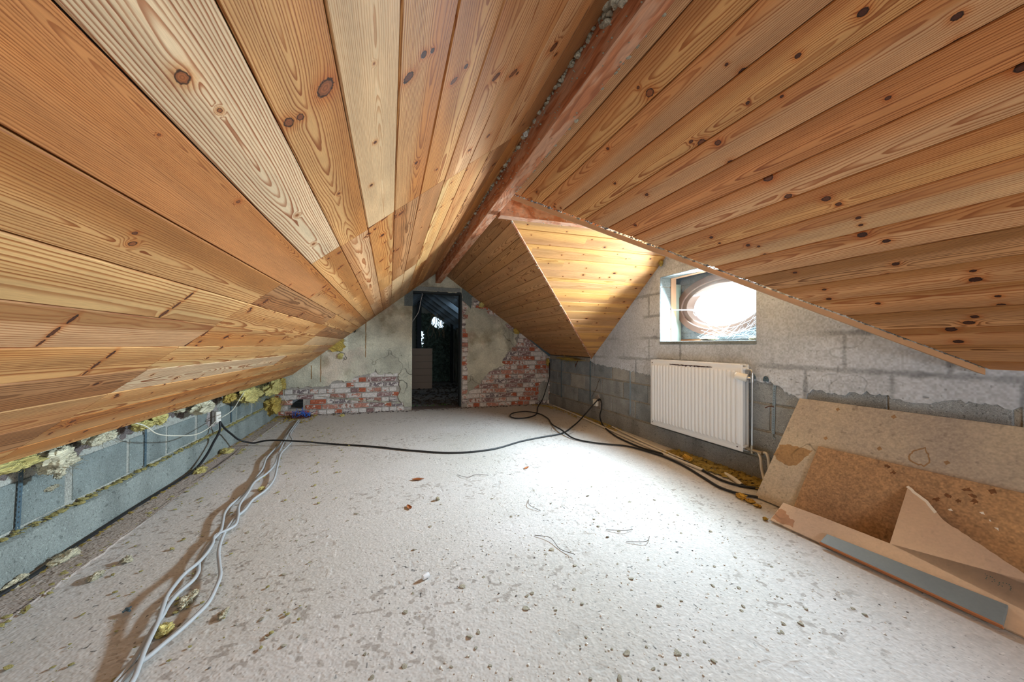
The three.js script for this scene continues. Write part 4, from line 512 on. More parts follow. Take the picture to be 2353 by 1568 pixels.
tag(obj('white_wire', tube([[-1.36, 0.58, -5.9], [-1.371, 0.53, -5.95], [-1.391, 0.438, -5.96], [-1.4, 0.318, -5.96], [-1.378, 0.239, -5.96], [-1.34, 0.172, -5.98]], 0.0035, 40, 6), M.whiteWire), 'thin white wire hanging to the hole in the rear brick wall', 'wire');
tag(obj('white_wire', tube([[0.47, 1.84, -6.1], [0.479, 1.79, -6.08], [0.458, 1.694, -6.07], [0.423, 1.515, -6.06], [0.38, 1.439, -6.05], [0.33, 1.36, -6.03]], 0.006, 40, 6), M.greyCable), 'pale cable dangling inside the top left of the doorway', 'wire');
function tangle(seed, n, c, r, R, H) { const q = rng(seed), gs = []; for (let i = 0; i < n; i++) { const pts = [], a0 = q() * 6.28, rr = R * (0.35 + 0.65 * q()), ox = (q() - 0.5) * R * 0.9, oz = (q() - 0.5) * R * 0.5; for (let k = 0; k < 11; k++) { const a = a0 + k * (0.5 + 0.25 * q()), e = rr * (0.7 + 0.5 * q()); pts.push([c[0] + ox + Math.cos(a) * e, c[1] + 0.008 + H * q() * q(), c[2] + oz + Math.sin(a) * e * 0.7]); } gs.push(tube(pts, r, 60, 5)); } return gs; }
tag(obj('wire_tangle', tangle(5, 7, [-1.12, 0, -5.76], 0.0026, 0.11, 0.16), M.blueWire), 'tangle of bright blue wires heaped by the hole in the brick', 'wires');
tag(obj('wire_tangle', tangle(6, 9, [-1.17, 0, -5.76], 0.0026, 0.17, 0.1), M.redWire), 'tangle of dark red wires under the blue ones', 'wires');

// ------------------------------------------------------------------ mineral wool, foam and litter
function tuftGeo(seed, sx, sy, sz) {                           // a torn clump of wool: soft lobes with fine drooping strands
  const r = rng(seed), g0 = mergeVertices(new THREE.IcosahedronGeometry(1, 22).deleteAttribute('uv').deleteAttribute('normal')), p = g0.attributes.position, o = seed * 1.37, uv = [];
  for (let i = 0; i < p.count; i++) {
    const x = p.getX(i), y = p.getY(i), z = p.getZ(i), wx = x + 0.25 * n3(x * 2 + o, y * 2, z * 2, seed), wz = z + 0.25 * n3(z * 2, x * 2 + o, y * 2, seed + 2);
    const f = 0.85 + 0.42 * n3(wx * 1.5 + o, y * 1.5, wz * 1.5, seed) + 0.24 * n3(wx * 3.2 + o, y * 3.2, wz * 3.2, seed + 3) + 0.12 * n3(wx * 7 + o, y * 11, wz * 7, seed + 5) + 0.05 * n3(x * 16, y * 30, z * 16 + o, seed + 8);
    p.setXYZ(i, x * f * sx, y * f * sy, z * f * sz); uv.push((x * sx + z * sz) * 5 + y * 0.7, (y * sy + z * sz * 0.3) * 5);
  }
  g0.setAttribute('uv', new THREE.Float32BufferAttribute(uv, 2)); g0.computeVertexNormals();
  const gs = [g0.toNonIndexed()], n = Math.round(20 + 420 * (sx + sy + sz)), S = (sx + sy + sz) / 3;
  for (let i = 0; i < n; i++) {
    const a = r() * 6.28, b = Math.acos(2 * r() - 1), d = [Math.sin(b) * Math.cos(a), Math.cos(b), Math.sin(b) * Math.sin(a)], q = [d[0] * sx * 0.75, d[1] * sy * 0.75, d[2] * sz * 0.75], L = S * (0.25 + 0.4 * r()), t = [(r() - 0.5) * L, (r() - 0.6) * L, (r() - 0.5) * L];
    gs.push(new THREE.TubeGeometry(new THREE.QuadraticBezierCurve3(V(q), V([q[0] + d[0] * L * 0.7, q[1] + d[1] * L * 0.7, q[2] + d[2] * L * 0.7]), V([q[0] + d[0] * L * 0.6 + t[0], q[1] + d[1] * L * 0.4 + t[1], q[2] + d[2] * L * 0.6 + t[2]])), 4, 0.0006 + 0.0007 * r(), 3).toNonIndexed());
  }
  return gs;
}
function tuft(label, pos, size, mat, seed, group, name = 'wool_tuft') { const m = obj(name, tuftGeo(seed, ...size), mat); m.position.set(...pos); return tag(m, label, 'insulation', group); }
const EAVE = 'yellow wool hanging out along the left eave';
tuft('flat yellow wool lip at the near left end of the eave', [-1.40, 0.535, -1.98], [0.06, 0.03, 0.13], M.wool, 1, EAVE);
tuft('big pale wool tuft drooping over the left wall near the camera', [-1.425, 0.475, -2.27], [0.055, 0.075, 0.09], M.woolPale, 2, EAVE);
tuft('long pale wool roll edge just past the big drooping tuft', [-1.41, 0.53, -2.47], [0.05, 0.045, 0.13], M.woolPale, 3, EAVE);
tuft('narrow yellow wool tuft before the sagging white wire', [-1.41, 0.515, -2.83], [0.04, 0.03, 0.07], M.wool, 4, EAVE);
tuft('yellow wool tuft where the sagging white wire leaves the eave', [-1.405, 0.52, -2.99], [0.045, 0.04, 0.09], M.wool, 5, EAVE);
tuft('small pale wool scrap on the eave right of the white wire', [-1.41, 0.535, -3.25], [0.035, 0.025, 0.07], M.woolPale, 6, EAVE);
tuft('shredded pale wool tuft left of the opened socket', [-1.405, 0.505, -3.6], [0.05, 0.055, 0.14], M.woolPale, 7, EAVE);
tuft('dusky wool lump right above the opened socket', [-1.41, 0.505, -4.15], [0.05, 0.05, 0.12], M.woolDark, 8, EAVE);
tuft('big shaggy yellow wool tuft with hanging strands beyond the opened socket', [-1.385, 0.47, -4.65], [0.07, 0.1, 0.32], M.wool, 9, EAVE);
tuft('yellow wool bulging from the eave in the rear left corner', [-1.375, 0.46, -5.35], [0.075, 0.11, 0.36], M.wool, 10, EAVE);
tuft('mottled wool wad against the rear wall in the left corner', [-1.42, 0.47, -5.84], [0.09, 0.1, 0.14], M.woolDark, 11, EAVE);
tuft('crumbled yellow wool heap on the ledge in the rear left corner', [-1.45, 0.2, -5.72], [0.1, 0.13, 0.28], M.woolDark, 12);
tuft('flat wool shred stuck to the left wall below the near tuft', [-1.515, 0.37, -2.42], [0.008, 0.03, 0.04], M.woolPale, 13);
tuft('thin pale wool scrap stuck low on the left wall', [-1.515, 0.315, -2.38], [0.008, 0.012, 0.045], M.woolPale, 14);
const FLOORW = 'wool scraps dropped on the left of the floor';
[['pale wool lump lying on the black cable by the left wall', -1.415, -2.3, [0.035, 0.022, 0.07], 'woolPale'], ['wool lump on the wall side of the cable at the near left', -1.455, -2.12, [0.025, 0.018, 0.05], 'woolPale'], ['yellow wool lump in front of the left wall below the first strap', -1.40, -3.55, [0.05, 0.025, 0.07], 'wool'], ['yellow wool lump at the wall foot below the opened socket', -1.41, -4.1, [0.05, 0.03, 0.06], 'wool'], ['small feathery wool tuft on the bare floor near the left crack', -1.183, -2.085, [0.022, 0.012, 0.035], 'woolPale'], ['small round wool bit right of the feathery tuft', -1.14, -2.2, [0.02, 0.014, 0.025], 'woolPale'], ['large pale wool shred between the grey cables near the camera', -0.735, -1.78, [0.024, 0.016, 0.06], 'woolPale'], ['yellow wool wad beside the grey cables at the bottom edge', -0.735, -1.62, [0.025, 0.018, 0.03], 'wool'], ['tiny flat wool shred right of the grey cables', -0.576, -1.66, [0.014, 0.007, 0.03], 'woolPale'], ['small wool scrap lying by the grey cables far back', -0.83, -3.0, [0.02, 0.01, 0.03], 'wool'], ['little yellow scrap on the floor before the rear brick wall', -0.62, -5.75, [0.035, 0.018, 0.03], 'wool'], ['pale cream wool bit alone mid floor', 0.3, -2.47, [0.014, 0.012, 0.014], 'woolPale']].forEach(([l, x, z, s, m], i) => tuft(l, [x, s[1] * 0.6 + 0.003, z], s, M[m], 30 + i, FLOORW, 'wool_scrap'));
const FOAM = 'orange foam lumps beside the leaning boards';
[['largest orange foam lump at the foot of the leaning board', 2.2, -1.91, [0.03, 0.022, 0.035], 'foam'], ['orange foam lump nearer the camera than the largest one', 2.2, -1.84, [0.025, 0.014, 0.03], 'foam'], ['flat orange foam scrap at the corner of the grey board', 2.185, -1.78, [0.02, 0.008, 0.025], 'foam'], ['lone orange foam bit at the tip of the plasterboard', 2.06, -1.63, [0.013, 0.011, 0.014], 'foam']].forEach(([l, x, z, s, m], i) => tuft(l, [x, s[1] * 0.6 + 0.002, z], s, M[m], 60 + i, FOAM, 'foam_lump'));
tuft('orange wool lump on the white pipe under the radiator', [2.43, 0.04, -2.62], [0.03, 0.022, 0.05], M.foam, 70);
tuft('yellow wool stuffed in the gap at the rear right corner', [2.575, 0.71, -5.97], [0.03, 0.09, 0.03], M.woolDark, 71);
tuft('strip of yellow wool above the bare blocks at the rear right', [2.60, 0.795, -5.2], [0.03, 0.02, 0.4], M.woolDark, 72);
tuft('pale wool wad on the window sill under the cobwebs', [2.76, 1.065, -2.72], [0.05, 0.02, 0.09], M.foamCream, 73);
tuft('yellow wool scrap at the far end of the window sill', [2.72, 1.06, -2.22], [0.03, 0.014, 0.06], M.foamCream, 74);
tuft('yellow wool tuft poking out beside the top of the window wall', [2.6, 1.84, -3.17], [0.02, 0.04, 0.03], M.woolDark, 75);
tuft('orange wool tuft under the lining right of the doorway', [1.42, 1.655, -5.985], [0.06, 0.05, 0.025], M.wool, 76);
tuft('yellow wool tuft under the lining above the broken brick', [2.02, 1.235, -5.985], [0.07, 0.05, 0.025], M.woolDark, 77);
tuft('yellow wool wad stuck under the left lining at the rear wall', [-0.72, 1.01, -5.98], [0.14, 0.1, 0.025], M.woolDark, 78);
tuft('small yellow wool dab low on the rear plaster left side', [-0.68, 0.83, -6.0], [0.04, 0.05, 0.01], M.wool, 79);
tag(obj('sill_stick', uvBox(bar([2.75, 1.054, -3.05], [2.78, 1.06, -2.8], 0.02, 0.018)), M.batten), 'broken stick lying on the window sill', 'stick');
function scatter(name, label, category, n, seed, place, s0, s1, mat, flat = 0.6) {
  const r = rng(seed), im = new THREE.InstancedMesh((() => { const g = new THREE.IcosahedronGeometry(1, 1), p = g.attributes.position; for (let i = 0; i < p.count; i++) { const x = p.getX(i), y = p.getY(i), z = p.getZ(i), f = 1 + 0.5 * n3(x * 1.9 + seed, y * 1.9, z * 1.9); p.setXYZ(i, x * f, y * f * 0.8, z * f); } g.computeVertexNormals(); return g; })(), mat, n), m = new THREE.Matrix4(), q = new THREE.Quaternion(), e = new THREE.Euler();
  for (let i = 0; i < n; i++) { const [x, y, z] = place(r), s = s0 + (s1 - s0) * r() ** 3; q.setFromEuler(e.set((r() - 0.5) * 0.6, r() * 6.3, (r() - 0.5) * 0.6)); im.setMatrixAt(i, m.compose(new THREE.Vector3(x, y + s * flat * 0.4, z), q, new THREE.Vector3(s * (0.8 + 0.8 * r()), s * flat, s * (0.7 + 0.6 * r())))); }
  im.name = numbered(name); im.castShadow = im.receiveShadow = true; scene.add(im); return tag(im, label, category, null, 'stuff');
}
const floorSpot = (r) => { const z = -0.9 - 5 * r() ** 1.6; return [mix(-1.25, 2.3, r()), 0, z]; };
scatter('grit', 'dark grit and crumbs scattered all over the dusty floor', 'grit', 520, 1, floorSpot, 0.0008, 0.0045, M.pebble);
scatter('grit', 'pale gravel crumbs bedded in the rough middle of the floor', 'grit', 2200, 2, (r) => [mix(0.1, 2.0, r()), 0, -0.85 - 1.6 * r()], 0.001, 0.0045, M.grit);
scatter('wool_crumbs', 'cream wool crumbs littering the floor near the camera', 'crumbs', 420, 3, (r) => [mix(-0.9, 1.7, r()), 0, -0.95 - 1.5 * r() ** 1.5], 0.002, 0.011, M.foamCream, 0.38);
scatter('wool_crumbs', 'yellow wool crumbs littering the left side of the floor', 'crumbs', 500, 4, (r) => [mix(-1.42, -0.3, r() ** 1.4), 0.004, -1.3 - 4.6 * r() ** 1.4], 0.002, 0.01, M.wool);
scatter('wool_crumbs', 'yellow wool crumbs along the crack in the floor', 'crumbs', 260, 5, (r) => { const z = -1.7 - 3.6 * r() ** 1.5; return [-1.31 + 0.05 * (r() - 0.5) + 0.02 * Math.sin(z * 3), 0.005, z]; }, 0.003, 0.012, M.wool);
scatter('wool_crumbs', 'yellow wool crumbs lying along the ledge of the left wall', 'crumbs', 700, 6, (r) => { const z = -1.7 - 4.2 * r() ** 1.2; return [-1.515 + 0.028 * r(), 0.187 + 0.01 * r(), z]; }, 0.004, 0.016, M.wool, 0.5);
scatter('wool_crumbs', 'yellow wool crumbs gathered at the foot of the left wall', 'crumbs', 420, 7, (r) => { const z = -1.7 - 4.2 * r() ** 1.3; return [-1.455 + 0.03 * r(), 0.008, z]; }, 0.003, 0.013, M.woolDark, 0.5);
scatter('wool_debris', 'brownish wool debris banked between the white pipe and the right wall', 'debris', 1500, 8, (r) => { const z = -1.95 - 1.0 * r(); return [mix(2.42, 2.63, r()), 0.004 + 0.012 * r(), z]; }, 0.004, 0.018, M.woolDark, 0.45);
scatter('wool_debris', 'yellow debris gathered in the rear right corner of the floor', 'debris', 900, 9, (r) => { const t = r(); return [mix(2.62, 2.44, r() * r()) - 0.25 * (1 - t) ** 6, 0.004, -5.95 + 2.1 * t]; }, 0.003, 0.014, M.woolDark, 0.5);
scatter('wool_debris', 'yellow debris heaped at the left end of the rear wall', 'debris', 500, 10, (r) => [-1.46 + 0.5 * r() ** 1.5, 0.005, -5.95 + 0.6 * r() * r()], 0.004, 0.014, M.woolDark, 0.6);
scatter('rubble', 'brick rubble and dirt along the foot of the rear wall', 'rubble', 500, 11, (r) => [mix(-1.3, 2.55, r()), 0.002, -5.99 + 0.14 * r() ** 2], 0.003, 0.014, M.rubble, 0.6);
function leaf(label, x, z, s, rot, seed) { const r = rng(seed), g = new THREE.SphereGeometry(1, 14, 8), p = g.attributes.position; for (let i = 0; i < p.count; i++) { const a = p.getX(i), c = p.getZ(i); const w = Math.sqrt(Math.max(0, 1 - a * a)) * (0.8 + 0.25 * n2(a * 3, seed)); p.setXYZ(i, a * s * 1.7, 0.05 * p.getY(i) * s + (0.35 * c * c + 0.3 * a * a + 0.1 * n2(a * 4, c * 4, seed)) * s, c * w * s * 0.75); } g.computeVertexNormals(); const m = obj('dry_leaf', g, M.leafMat); m.position.set(x, 0.002, z); m.rotation.y = rot; return tag(m, label, 'leaf', 'dry curled leaves on the floor'); }
leaf('dry orange leaf curled on the floor, farthest from the camera', 1.064, -2.895, 0.02, 0.6, 1); leaf('long dry leaf scrap lying mid floor left of centre', 0.204, -2.882, 0.028, 2.9, 2); leaf('dry brown leaf on the floor nearest the grey cables', 0.12, -2.408, 0.022, 1.8, 3);
const twigs = [[[0.5, -2.9], [0.56, -2.8], [0.63, -2.86], [0.72, -2.8]], [[0.86, -2.3], [0.83, -2.2], [0.87, -2.12]], [[0.73, -1.86], [0.79, -1.8], [0.8, -1.7], [0.84, -1.62]], [[1.12, -1.8], [1.2, -1.75], [1.26, -1.76]], [[1.15, -1.66], [1.24, -1.62], [1.3, -1.67]], [[1.86, -4.2], [1.8, -4.0], [1.9, -3.85], [2.0, -3.9]]];
twigs.forEach((t, i) => tag(obj('twig', tube(t.map(([x, z], k) => [x, 0.004 + (k % 2) * 0.008, z]), 0.0014, 24, 5), M.twig), ['thin forked twig beside the orange leaf', 'short curved twig at the edge of the bright floor', 'long bent twig in the middle of the bright floor', 'twig lying toward the leaning boards', 'twig just nearer than its neighbour by the boards', 'twig curled beside the looped cable'][i], 'twig', 'twigs on the floor'));
{ const t = thing('plastic_plug', 'small white hollow plastic plug lying on the floor near the camera', 'plug', [0.155, 0.012, -1.662]); t.rotation.set(0.2, 0.5, 1.5); obj('shell', new THREE.LatheGeometry([[0, 0.03], [0.008, 0.03], [0.01, 0.028], [0.0115, 0], [0.009, 0], [0.008, 0.025]].map(([x, y]) => new THREE.Vector2(x, y)), 16).translate(0, -0.012, 0), M.white, t); }
tag(obj('plastic_scrap', [cyl([-0.925, 0.012, -1.79], [-0.905, 0.014, -1.77], 0.006, 0.004), cyl([-0.93, 0.01, -1.775], [-0.91, 0.018, -1.79], 0.004, 0.003)], M.steel), 'dark bluish plastic scrap lying alone on the left floor', 'scrap');
tag(obj('dust_ball', tuftGeo(91, 0.016, 0.018, 0.016), new THREE.MeshStandardMaterial({ color: 0xb8b4ac, roughness: 1 })), 'grey dust ball clinging to the ridge beam', 'dust').position.set(0.662, 2.105, -1.84);

// ------------------------------------------------------------------ boards leaning on the right wall
const grain = (base, sp, seed, dots) => tex(768, 768, (u, v, o) => { const a = fbmP(u, v, 4, 4, seed), b = p2(u * 220, v * 220, 220, 220, seed + 1), c = p2(u * 110, v * 150, 110, 150, seed + 2), st = Math.abs(fbmP(u, v, 3, 4, seed + 6)), ring = (1 - sst(0.004, 0.016, st)) * sst(0.1, 0.4, p2(u * 3, v * 3, 3, 3, seed + 7)), d = sst(0.72, 0.9, p2(u * 60, v * 60, 60, 60, seed + 9)) * dots; const g = 1 + 0.13 * a + sp * (0.08 * b + 0.07 * c) - 0.22 * ring - 0.4 * d; o[0] = base[0] * g; o[1] = base[1] * g; o[2] = base[2] * g * (1 - 0.05 * a); });
const boardMat = (t, r = 0.9) => new THREE.MeshStandardMaterial({ map: t, bumpMap: t, bumpScale: 0.0012, roughness: r });
const greyBoard = boardMat(grain([0.7, 0.65, 0.58], 0.7, 301, 0.3)), chipBoard = boardMat(grain([0.66, 0.52, 0.38], 1.3, 331, 0.3)), paperBoard = boardMat(grain([0.8, 0.7, 0.6], 0.22, 361, 0.1)), laminate = new THREE.MeshStandardMaterial({ map: grain([0.47, 0.52, 0.54], 0.15, 391, 0.05), roughness: 0.5 }), rawEdge = new THREE.MeshStandardMaterial({ color: 0xb4744a, roughness: 0.9 }), gypsum = new THREE.MeshStandardMaterial({ color: 0xe8e2d6, roughness: 0.95 }), stainMat = new THREE.MeshStandardMaterial({ color: 0xdcbd98, roughness: 0.9, map: greyBoard.map });
// frame of the leaning plane: z along the wall, t up the slope from the floor line x = X0 to the wall
function leanSheet(name, P, X0, X1, Y1, off, thick, mat, parent) { // outline in (z, t); extruded away from the wall
  const L = Math.hypot(X1 - X0, Y1), g = new THREE.ExtrudeGeometry(shapeOf(P.map(([z, t]) => [z, t])), { depth: thick, bevelEnabled: true, bevelSize: 0.0012, bevelThickness: 0.0012, bevelSegments: 1 });
  const up = new THREE.Vector3((X1 - X0) / L, Y1 / L, 0), nrm = new THREE.Vector3(-Y1 / L, (X1 - X0) / L, 0), m = new THREE.Matrix4().makeBasis(new THREE.Vector3(0, 0, 1), up, nrm).setPosition(X0 + nrm.x * off, nrm.y * off, 0);
  return obj(name, uvBox(g, 0.8, 0.13, 0.2).applyMatrix4(m), mat, parent);
}
{
  const a = thing('grey_board', 'large stained grey beige board leaning on the right wall, rearmost', 'board', [0, 0, 0]);
  leanSheet('sheet', [[-1.885, 0.006], [0.6, 0.006], [0.6, 0.714], [-1.802, 0.714]], 2.305, 2.6, 0.651, 0.002, 0.012, greyBoard, a);
  const st = ragged([[-1.85, 0.31], [-1.83, 0.385], [-1.755, 0.394], [-1.637, 0.394], [-1.666, 0.335], [-1.68, 0.299], [-1.73, 0.267], [-1.809, 0.279]], 0.014, 0.012, 51); leanSheet('stain', st, 2.305, 2.6, 0.651, 0.0142, 0.0008, stainMat, a).userData.label = 'brown water stain';
  const rs = rng(52); for (const [z, t] of [[-1.568, 0.676], [-1.303, 0.68], [-1.326, 0.493], [-1.069, 0.494], [-1.586, 0.486]]) leanSheet('knot_spot', ragged([[z - 0.011, t], [z, t + 0.011], [z + 0.011, t], [z, t - 0.011]], 0.006, 0.004, rs() * 99), 2.305, 2.6, 0.651, 0.0142, 0.0007, stainMat, a);
  const ringP = ragged([[-1.203, 0.496], [-1.19, 0.525], [-1.154, 0.549], [-1.134, 0.516], [-1.122, 0.479], [-1.14, 0.453], [-1.184, 0.455], [-1.205, 0.47]], 0.012, 0.008, 55);
  leanSheet('stain', [...ringP, ringP[0], ...[ringP[0], ...ringP.slice().reverse()].map(([z, t]) => [mix(z, -1.16, 0.12), mix(t, 0.495, 0.12)])], 2.305, 2.6, 0.651, 0.0142, 0.0007, stainMat, a);
  const b = thing('chipboard', 'orange brown chipboard leaning in front of the large grey board', 'board', [0, 0, 0]);
  leanSheet('sheet', [[-1.634, 0.02], [0.5, 0.02], [0.5, 0.43], [-0.834, 0.434], [-1.601, 0.428]], 2.30, 2.6, 0.651, 0.0165, 0.012, chipBoard, b);
  const rr = rng(56); for (let i = 0; i < 9; i++) { const [z, t] = [[-1.266, 0.408], [-1.241, 0.384], [-1.033, 0.344], [-1.064, 0.31], [-0.964, 0.371], [-0.909, 0.41], [-0.95, 0.35], [-1.0, 0.33], [-0.98, 0.39]][i]; leanSheet('stain', ragged([[z - 0.012, t], [z, t + 0.01], [z + 0.014, t], [z, t - 0.008]], 0.006, 0.012, 57 + i), 2.30, 2.6, 0.651, 0.0288, 0.0006, new THREE.MeshStandardMaterial({ color: 0xb49c88, map: chipBoard.map, roughness: 0.9 }), b); }
  for (const [z, t, s] of [[-1.014, 0.285, 0.006], [-0.924, 0.313, 0.008], [-0.898, 0.29, 0.004], [-0.875, 0.264, 0.005]]) leanSheet('paint_fleck', ragged([[z - s, t], [z, t + s * 0.5], [z + s, t - s * 0.4], [z, t - s * 0.6]], 0.006, 0.006, z * -99), 2.30, 2.6, 0.651, 0.0288, 0.0008, gypsum, b);
  // plasterboard: low strip with a tall pointed offcut rising from it
  const c = thing('plasterboard', 'torn tan plasterboard offcut rising to a sharp point before the chipboard', 'board', [0, 0, 0]);
  const F = [2.075, 2.435, 0.325], L = Math.hypot(F[1] - F[0], F[2]);
  const solve = (x, y, z) => [z, Math.hypot(x - F[0], y)];
  const tornEdge = ragged([[-1.167, 0.462], [-1.082, 0.411], [-1.009, 0.341], [-0.87, 0.28], [-0.755, 0.227], [-0.6, 0.15], [-0.35, 0.04]], 0.02, 0.004, 61).filter(([z]) => z > -1.18 && z < -0.36);
  const outline = [[-1.605, 0.003], [-1.6, 0.131], [-1.4, 0.138], [-1.116, 0.14], ...tornEdge.filter(([z, t], i, a) => i < a.length && !(i > a.length / 2 && z < -0.7)), [-0.35, 0.003]];
  leanSheet('sheet', outline, F[0], F[1], F[2], 0.0025, 0.0125, paperBoard, c);
  const te = tornEdge.filter(([z]) => z < -0.98).slice(0, 9), rim = [...te.map(([z, t]) => [z + 0.0005, t + 0.001]), ...te.slice().reverse().map(([z, t]) => [z - 0.004, t - 0.008])]; leanSheet('torn_edge', rim, F[0], F[1], F[2], 0.0152, 0.0006, gypsum, c).userData.label = 'torn white gypsum edge';
  leanSheet('stain', ragged([[-1.6, 0.02], [-1.598, 0.085], [-1.57, 0.09], [-1.54, 0.07], [-1.5, 0.05], [-1.49, 0.02], [-1.54, 0.01]], 0.012, 0.01, 63), F[0], F[1], F[2], 0.0152, 0.0006, new THREE.MeshStandardMaterial({ map: paperBoard.map, color: 0xdcc0ac, roughness: 0.9 }), c);
  const dots = []; for (const [z, t] of [[-0.835, 0.170], [-0.829, 0.166], [-0.828, 0.158], [-0.828, 0.152], [-0.821, 0.167], [-0.816, 0.167], [-0.81, 0.162], [-0.807, 0.156], [-0.812, 0.15], [-0.796, 0.157], [-0.795, 0.151], [-0.796, 0.145], [-0.788, 0.162], [-0.781, 0.165], [-0.774, 0.164], [-0.769, 0.158], [-0.767, 0.152], [-0.767, 0.146], [-0.787, 0.148]]) { const L2 = L, y = t * F[2] / L2, x = F[0] + t * (F[1] - F[0]) / L2, n = [-F[2] / L2, (F[1] - F[0]) / L2]; dots.push(cyl([x + n[0] * 0.0155, y + n[1] * 0.0155, z], [x + n[0] * 0.0166, y + n[1] * 0.0166, z], 0.0016, 0.0016, 8)); }
  obj('printed_dots', dots, new THREE.MeshStandardMaterial({ color: 0x2c5c5c, roughness: 0.8 }), c).userData.label = 'dotted dark green print';
  const d = thing('laminate_plank', 'narrow grey blue laminate plank with raw edge lying on the plasterboard', 'plank', [0, 0, 0]);
  const G = [2.06, 2.16, 0.06]; 
  leanSheet('plank', [[-1.328, 0.002], [-0.742, 0.002], [-0.756, 0.088], [-1.328, 0.06]], G[0], G[1], G[2], 0.019, 0.013, laminate, d);
  leanSheet('raw_edge', [[-1.33, -0.002], [-0.741, -0.002], [-0.741, 0.001], [-1.33, 0.001]], G[0], G[1], G[2], 0.017, 0.0142, rawEdge, d);
}

// ------------------------------------------------------------------ cobwebs in the window
{
  const r = rng(71), gs = [], thread = (a, b, sag, w = 0.0006) => { const m = [0, 1, 2].map((k) => (a[k] + b[k]) / 2); m[1] -= sag; gs.push(tube([a, m, b], w, 10, 4)); };
  for (let i = 0; i < 15; i++) thread([2.66 + r() * 0.22, WIN.y0 + 0.01 + r() * 0.1 * r(), -2.5 + r() * 0.34], [2.66 + r() * 0.22, WIN.y0 + 0.02 + r() * 0.4 * r(), -2.16 - r() * 0.12], 0.01 * r());
  for (let i = 0; i < 9; i++) thread([2.68 + r() * 0.1, WIN.y0 + 0.02, -2.18 - r() * 0.5], [2.75 + r() * 0.1, WIN.y0 + 0.2 + r() * 0.3, -2.15], 0.015 * r());
  for (let i = 0; i < 20; i++) thread([2.8 + r() * 0.08, WIN.y0 + 0.04, -3.0 + r() * 0.7], [2.8 + r() * 0.09, WIN.y0 + 0.1 + r() * 0.05, -2.95 + r() * 0.7], 0.02 * r());
  tag(obj('cobweb', gs, M.web), 'tangled white cobweb threads across the lower corner of the oval window', 'cobweb', null, 'stuff');
  const sheet = new THREE.PlaneGeometry(0.5, 0.16, 30, 10), p = sheet.attributes.position; for (let i = 0; i < p.count; i++) { const u = p.getX(i) / 0.5 + 0.5, v = p.getY(i) / 0.16 + 0.5, z = -3.17 + u * 0.55; p.setXYZ(i, 2.82 + 0.05 * v + 0.01 * n2(u * 5, v * 4), mix(1.66 - 0.14 * Math.sin(u * 2.6 + 0.35) * (1 - v * 0.2) - (1 - v) * 0.04 * Math.sin(u * 3.1), 1.69, v), z); } sheet.computeVertexNormals();
  tag(obj('cobweb', sheet, new THREE.MeshStandardMaterial({ color: 0xdfe8ee, roughness: 0.9, transparent: true, opacity: 0.12, side: THREE.DoubleSide })), 'dusty sheet of cobweb sagging under the top of the window opening', 'cobweb');
  const g2 = []; for (let i = 0; i < 9; i++) g2.push(tube([[2.76, 1.36 + 0.002 * i, WIN.z0 + 0.01], [2.82, 1.355 + r() * 0.01, -3.05], [2.87, 1.345 + (r() - 0.5) * 0.05, -2.98 + r() * 0.05]], 0.0009, 10, 4)); g2.push(tube([[2.875, 1.3, -3.0], [2.87, 1.34, -3.02], [2.88, 1.4, -3.0]], 0.0015, 10, 4)); tag(obj('cobweb', g2, M.web), 'bright cobweb strand stretched from the wooden post to the ring', 'cobweb', null, 'stuff');
}

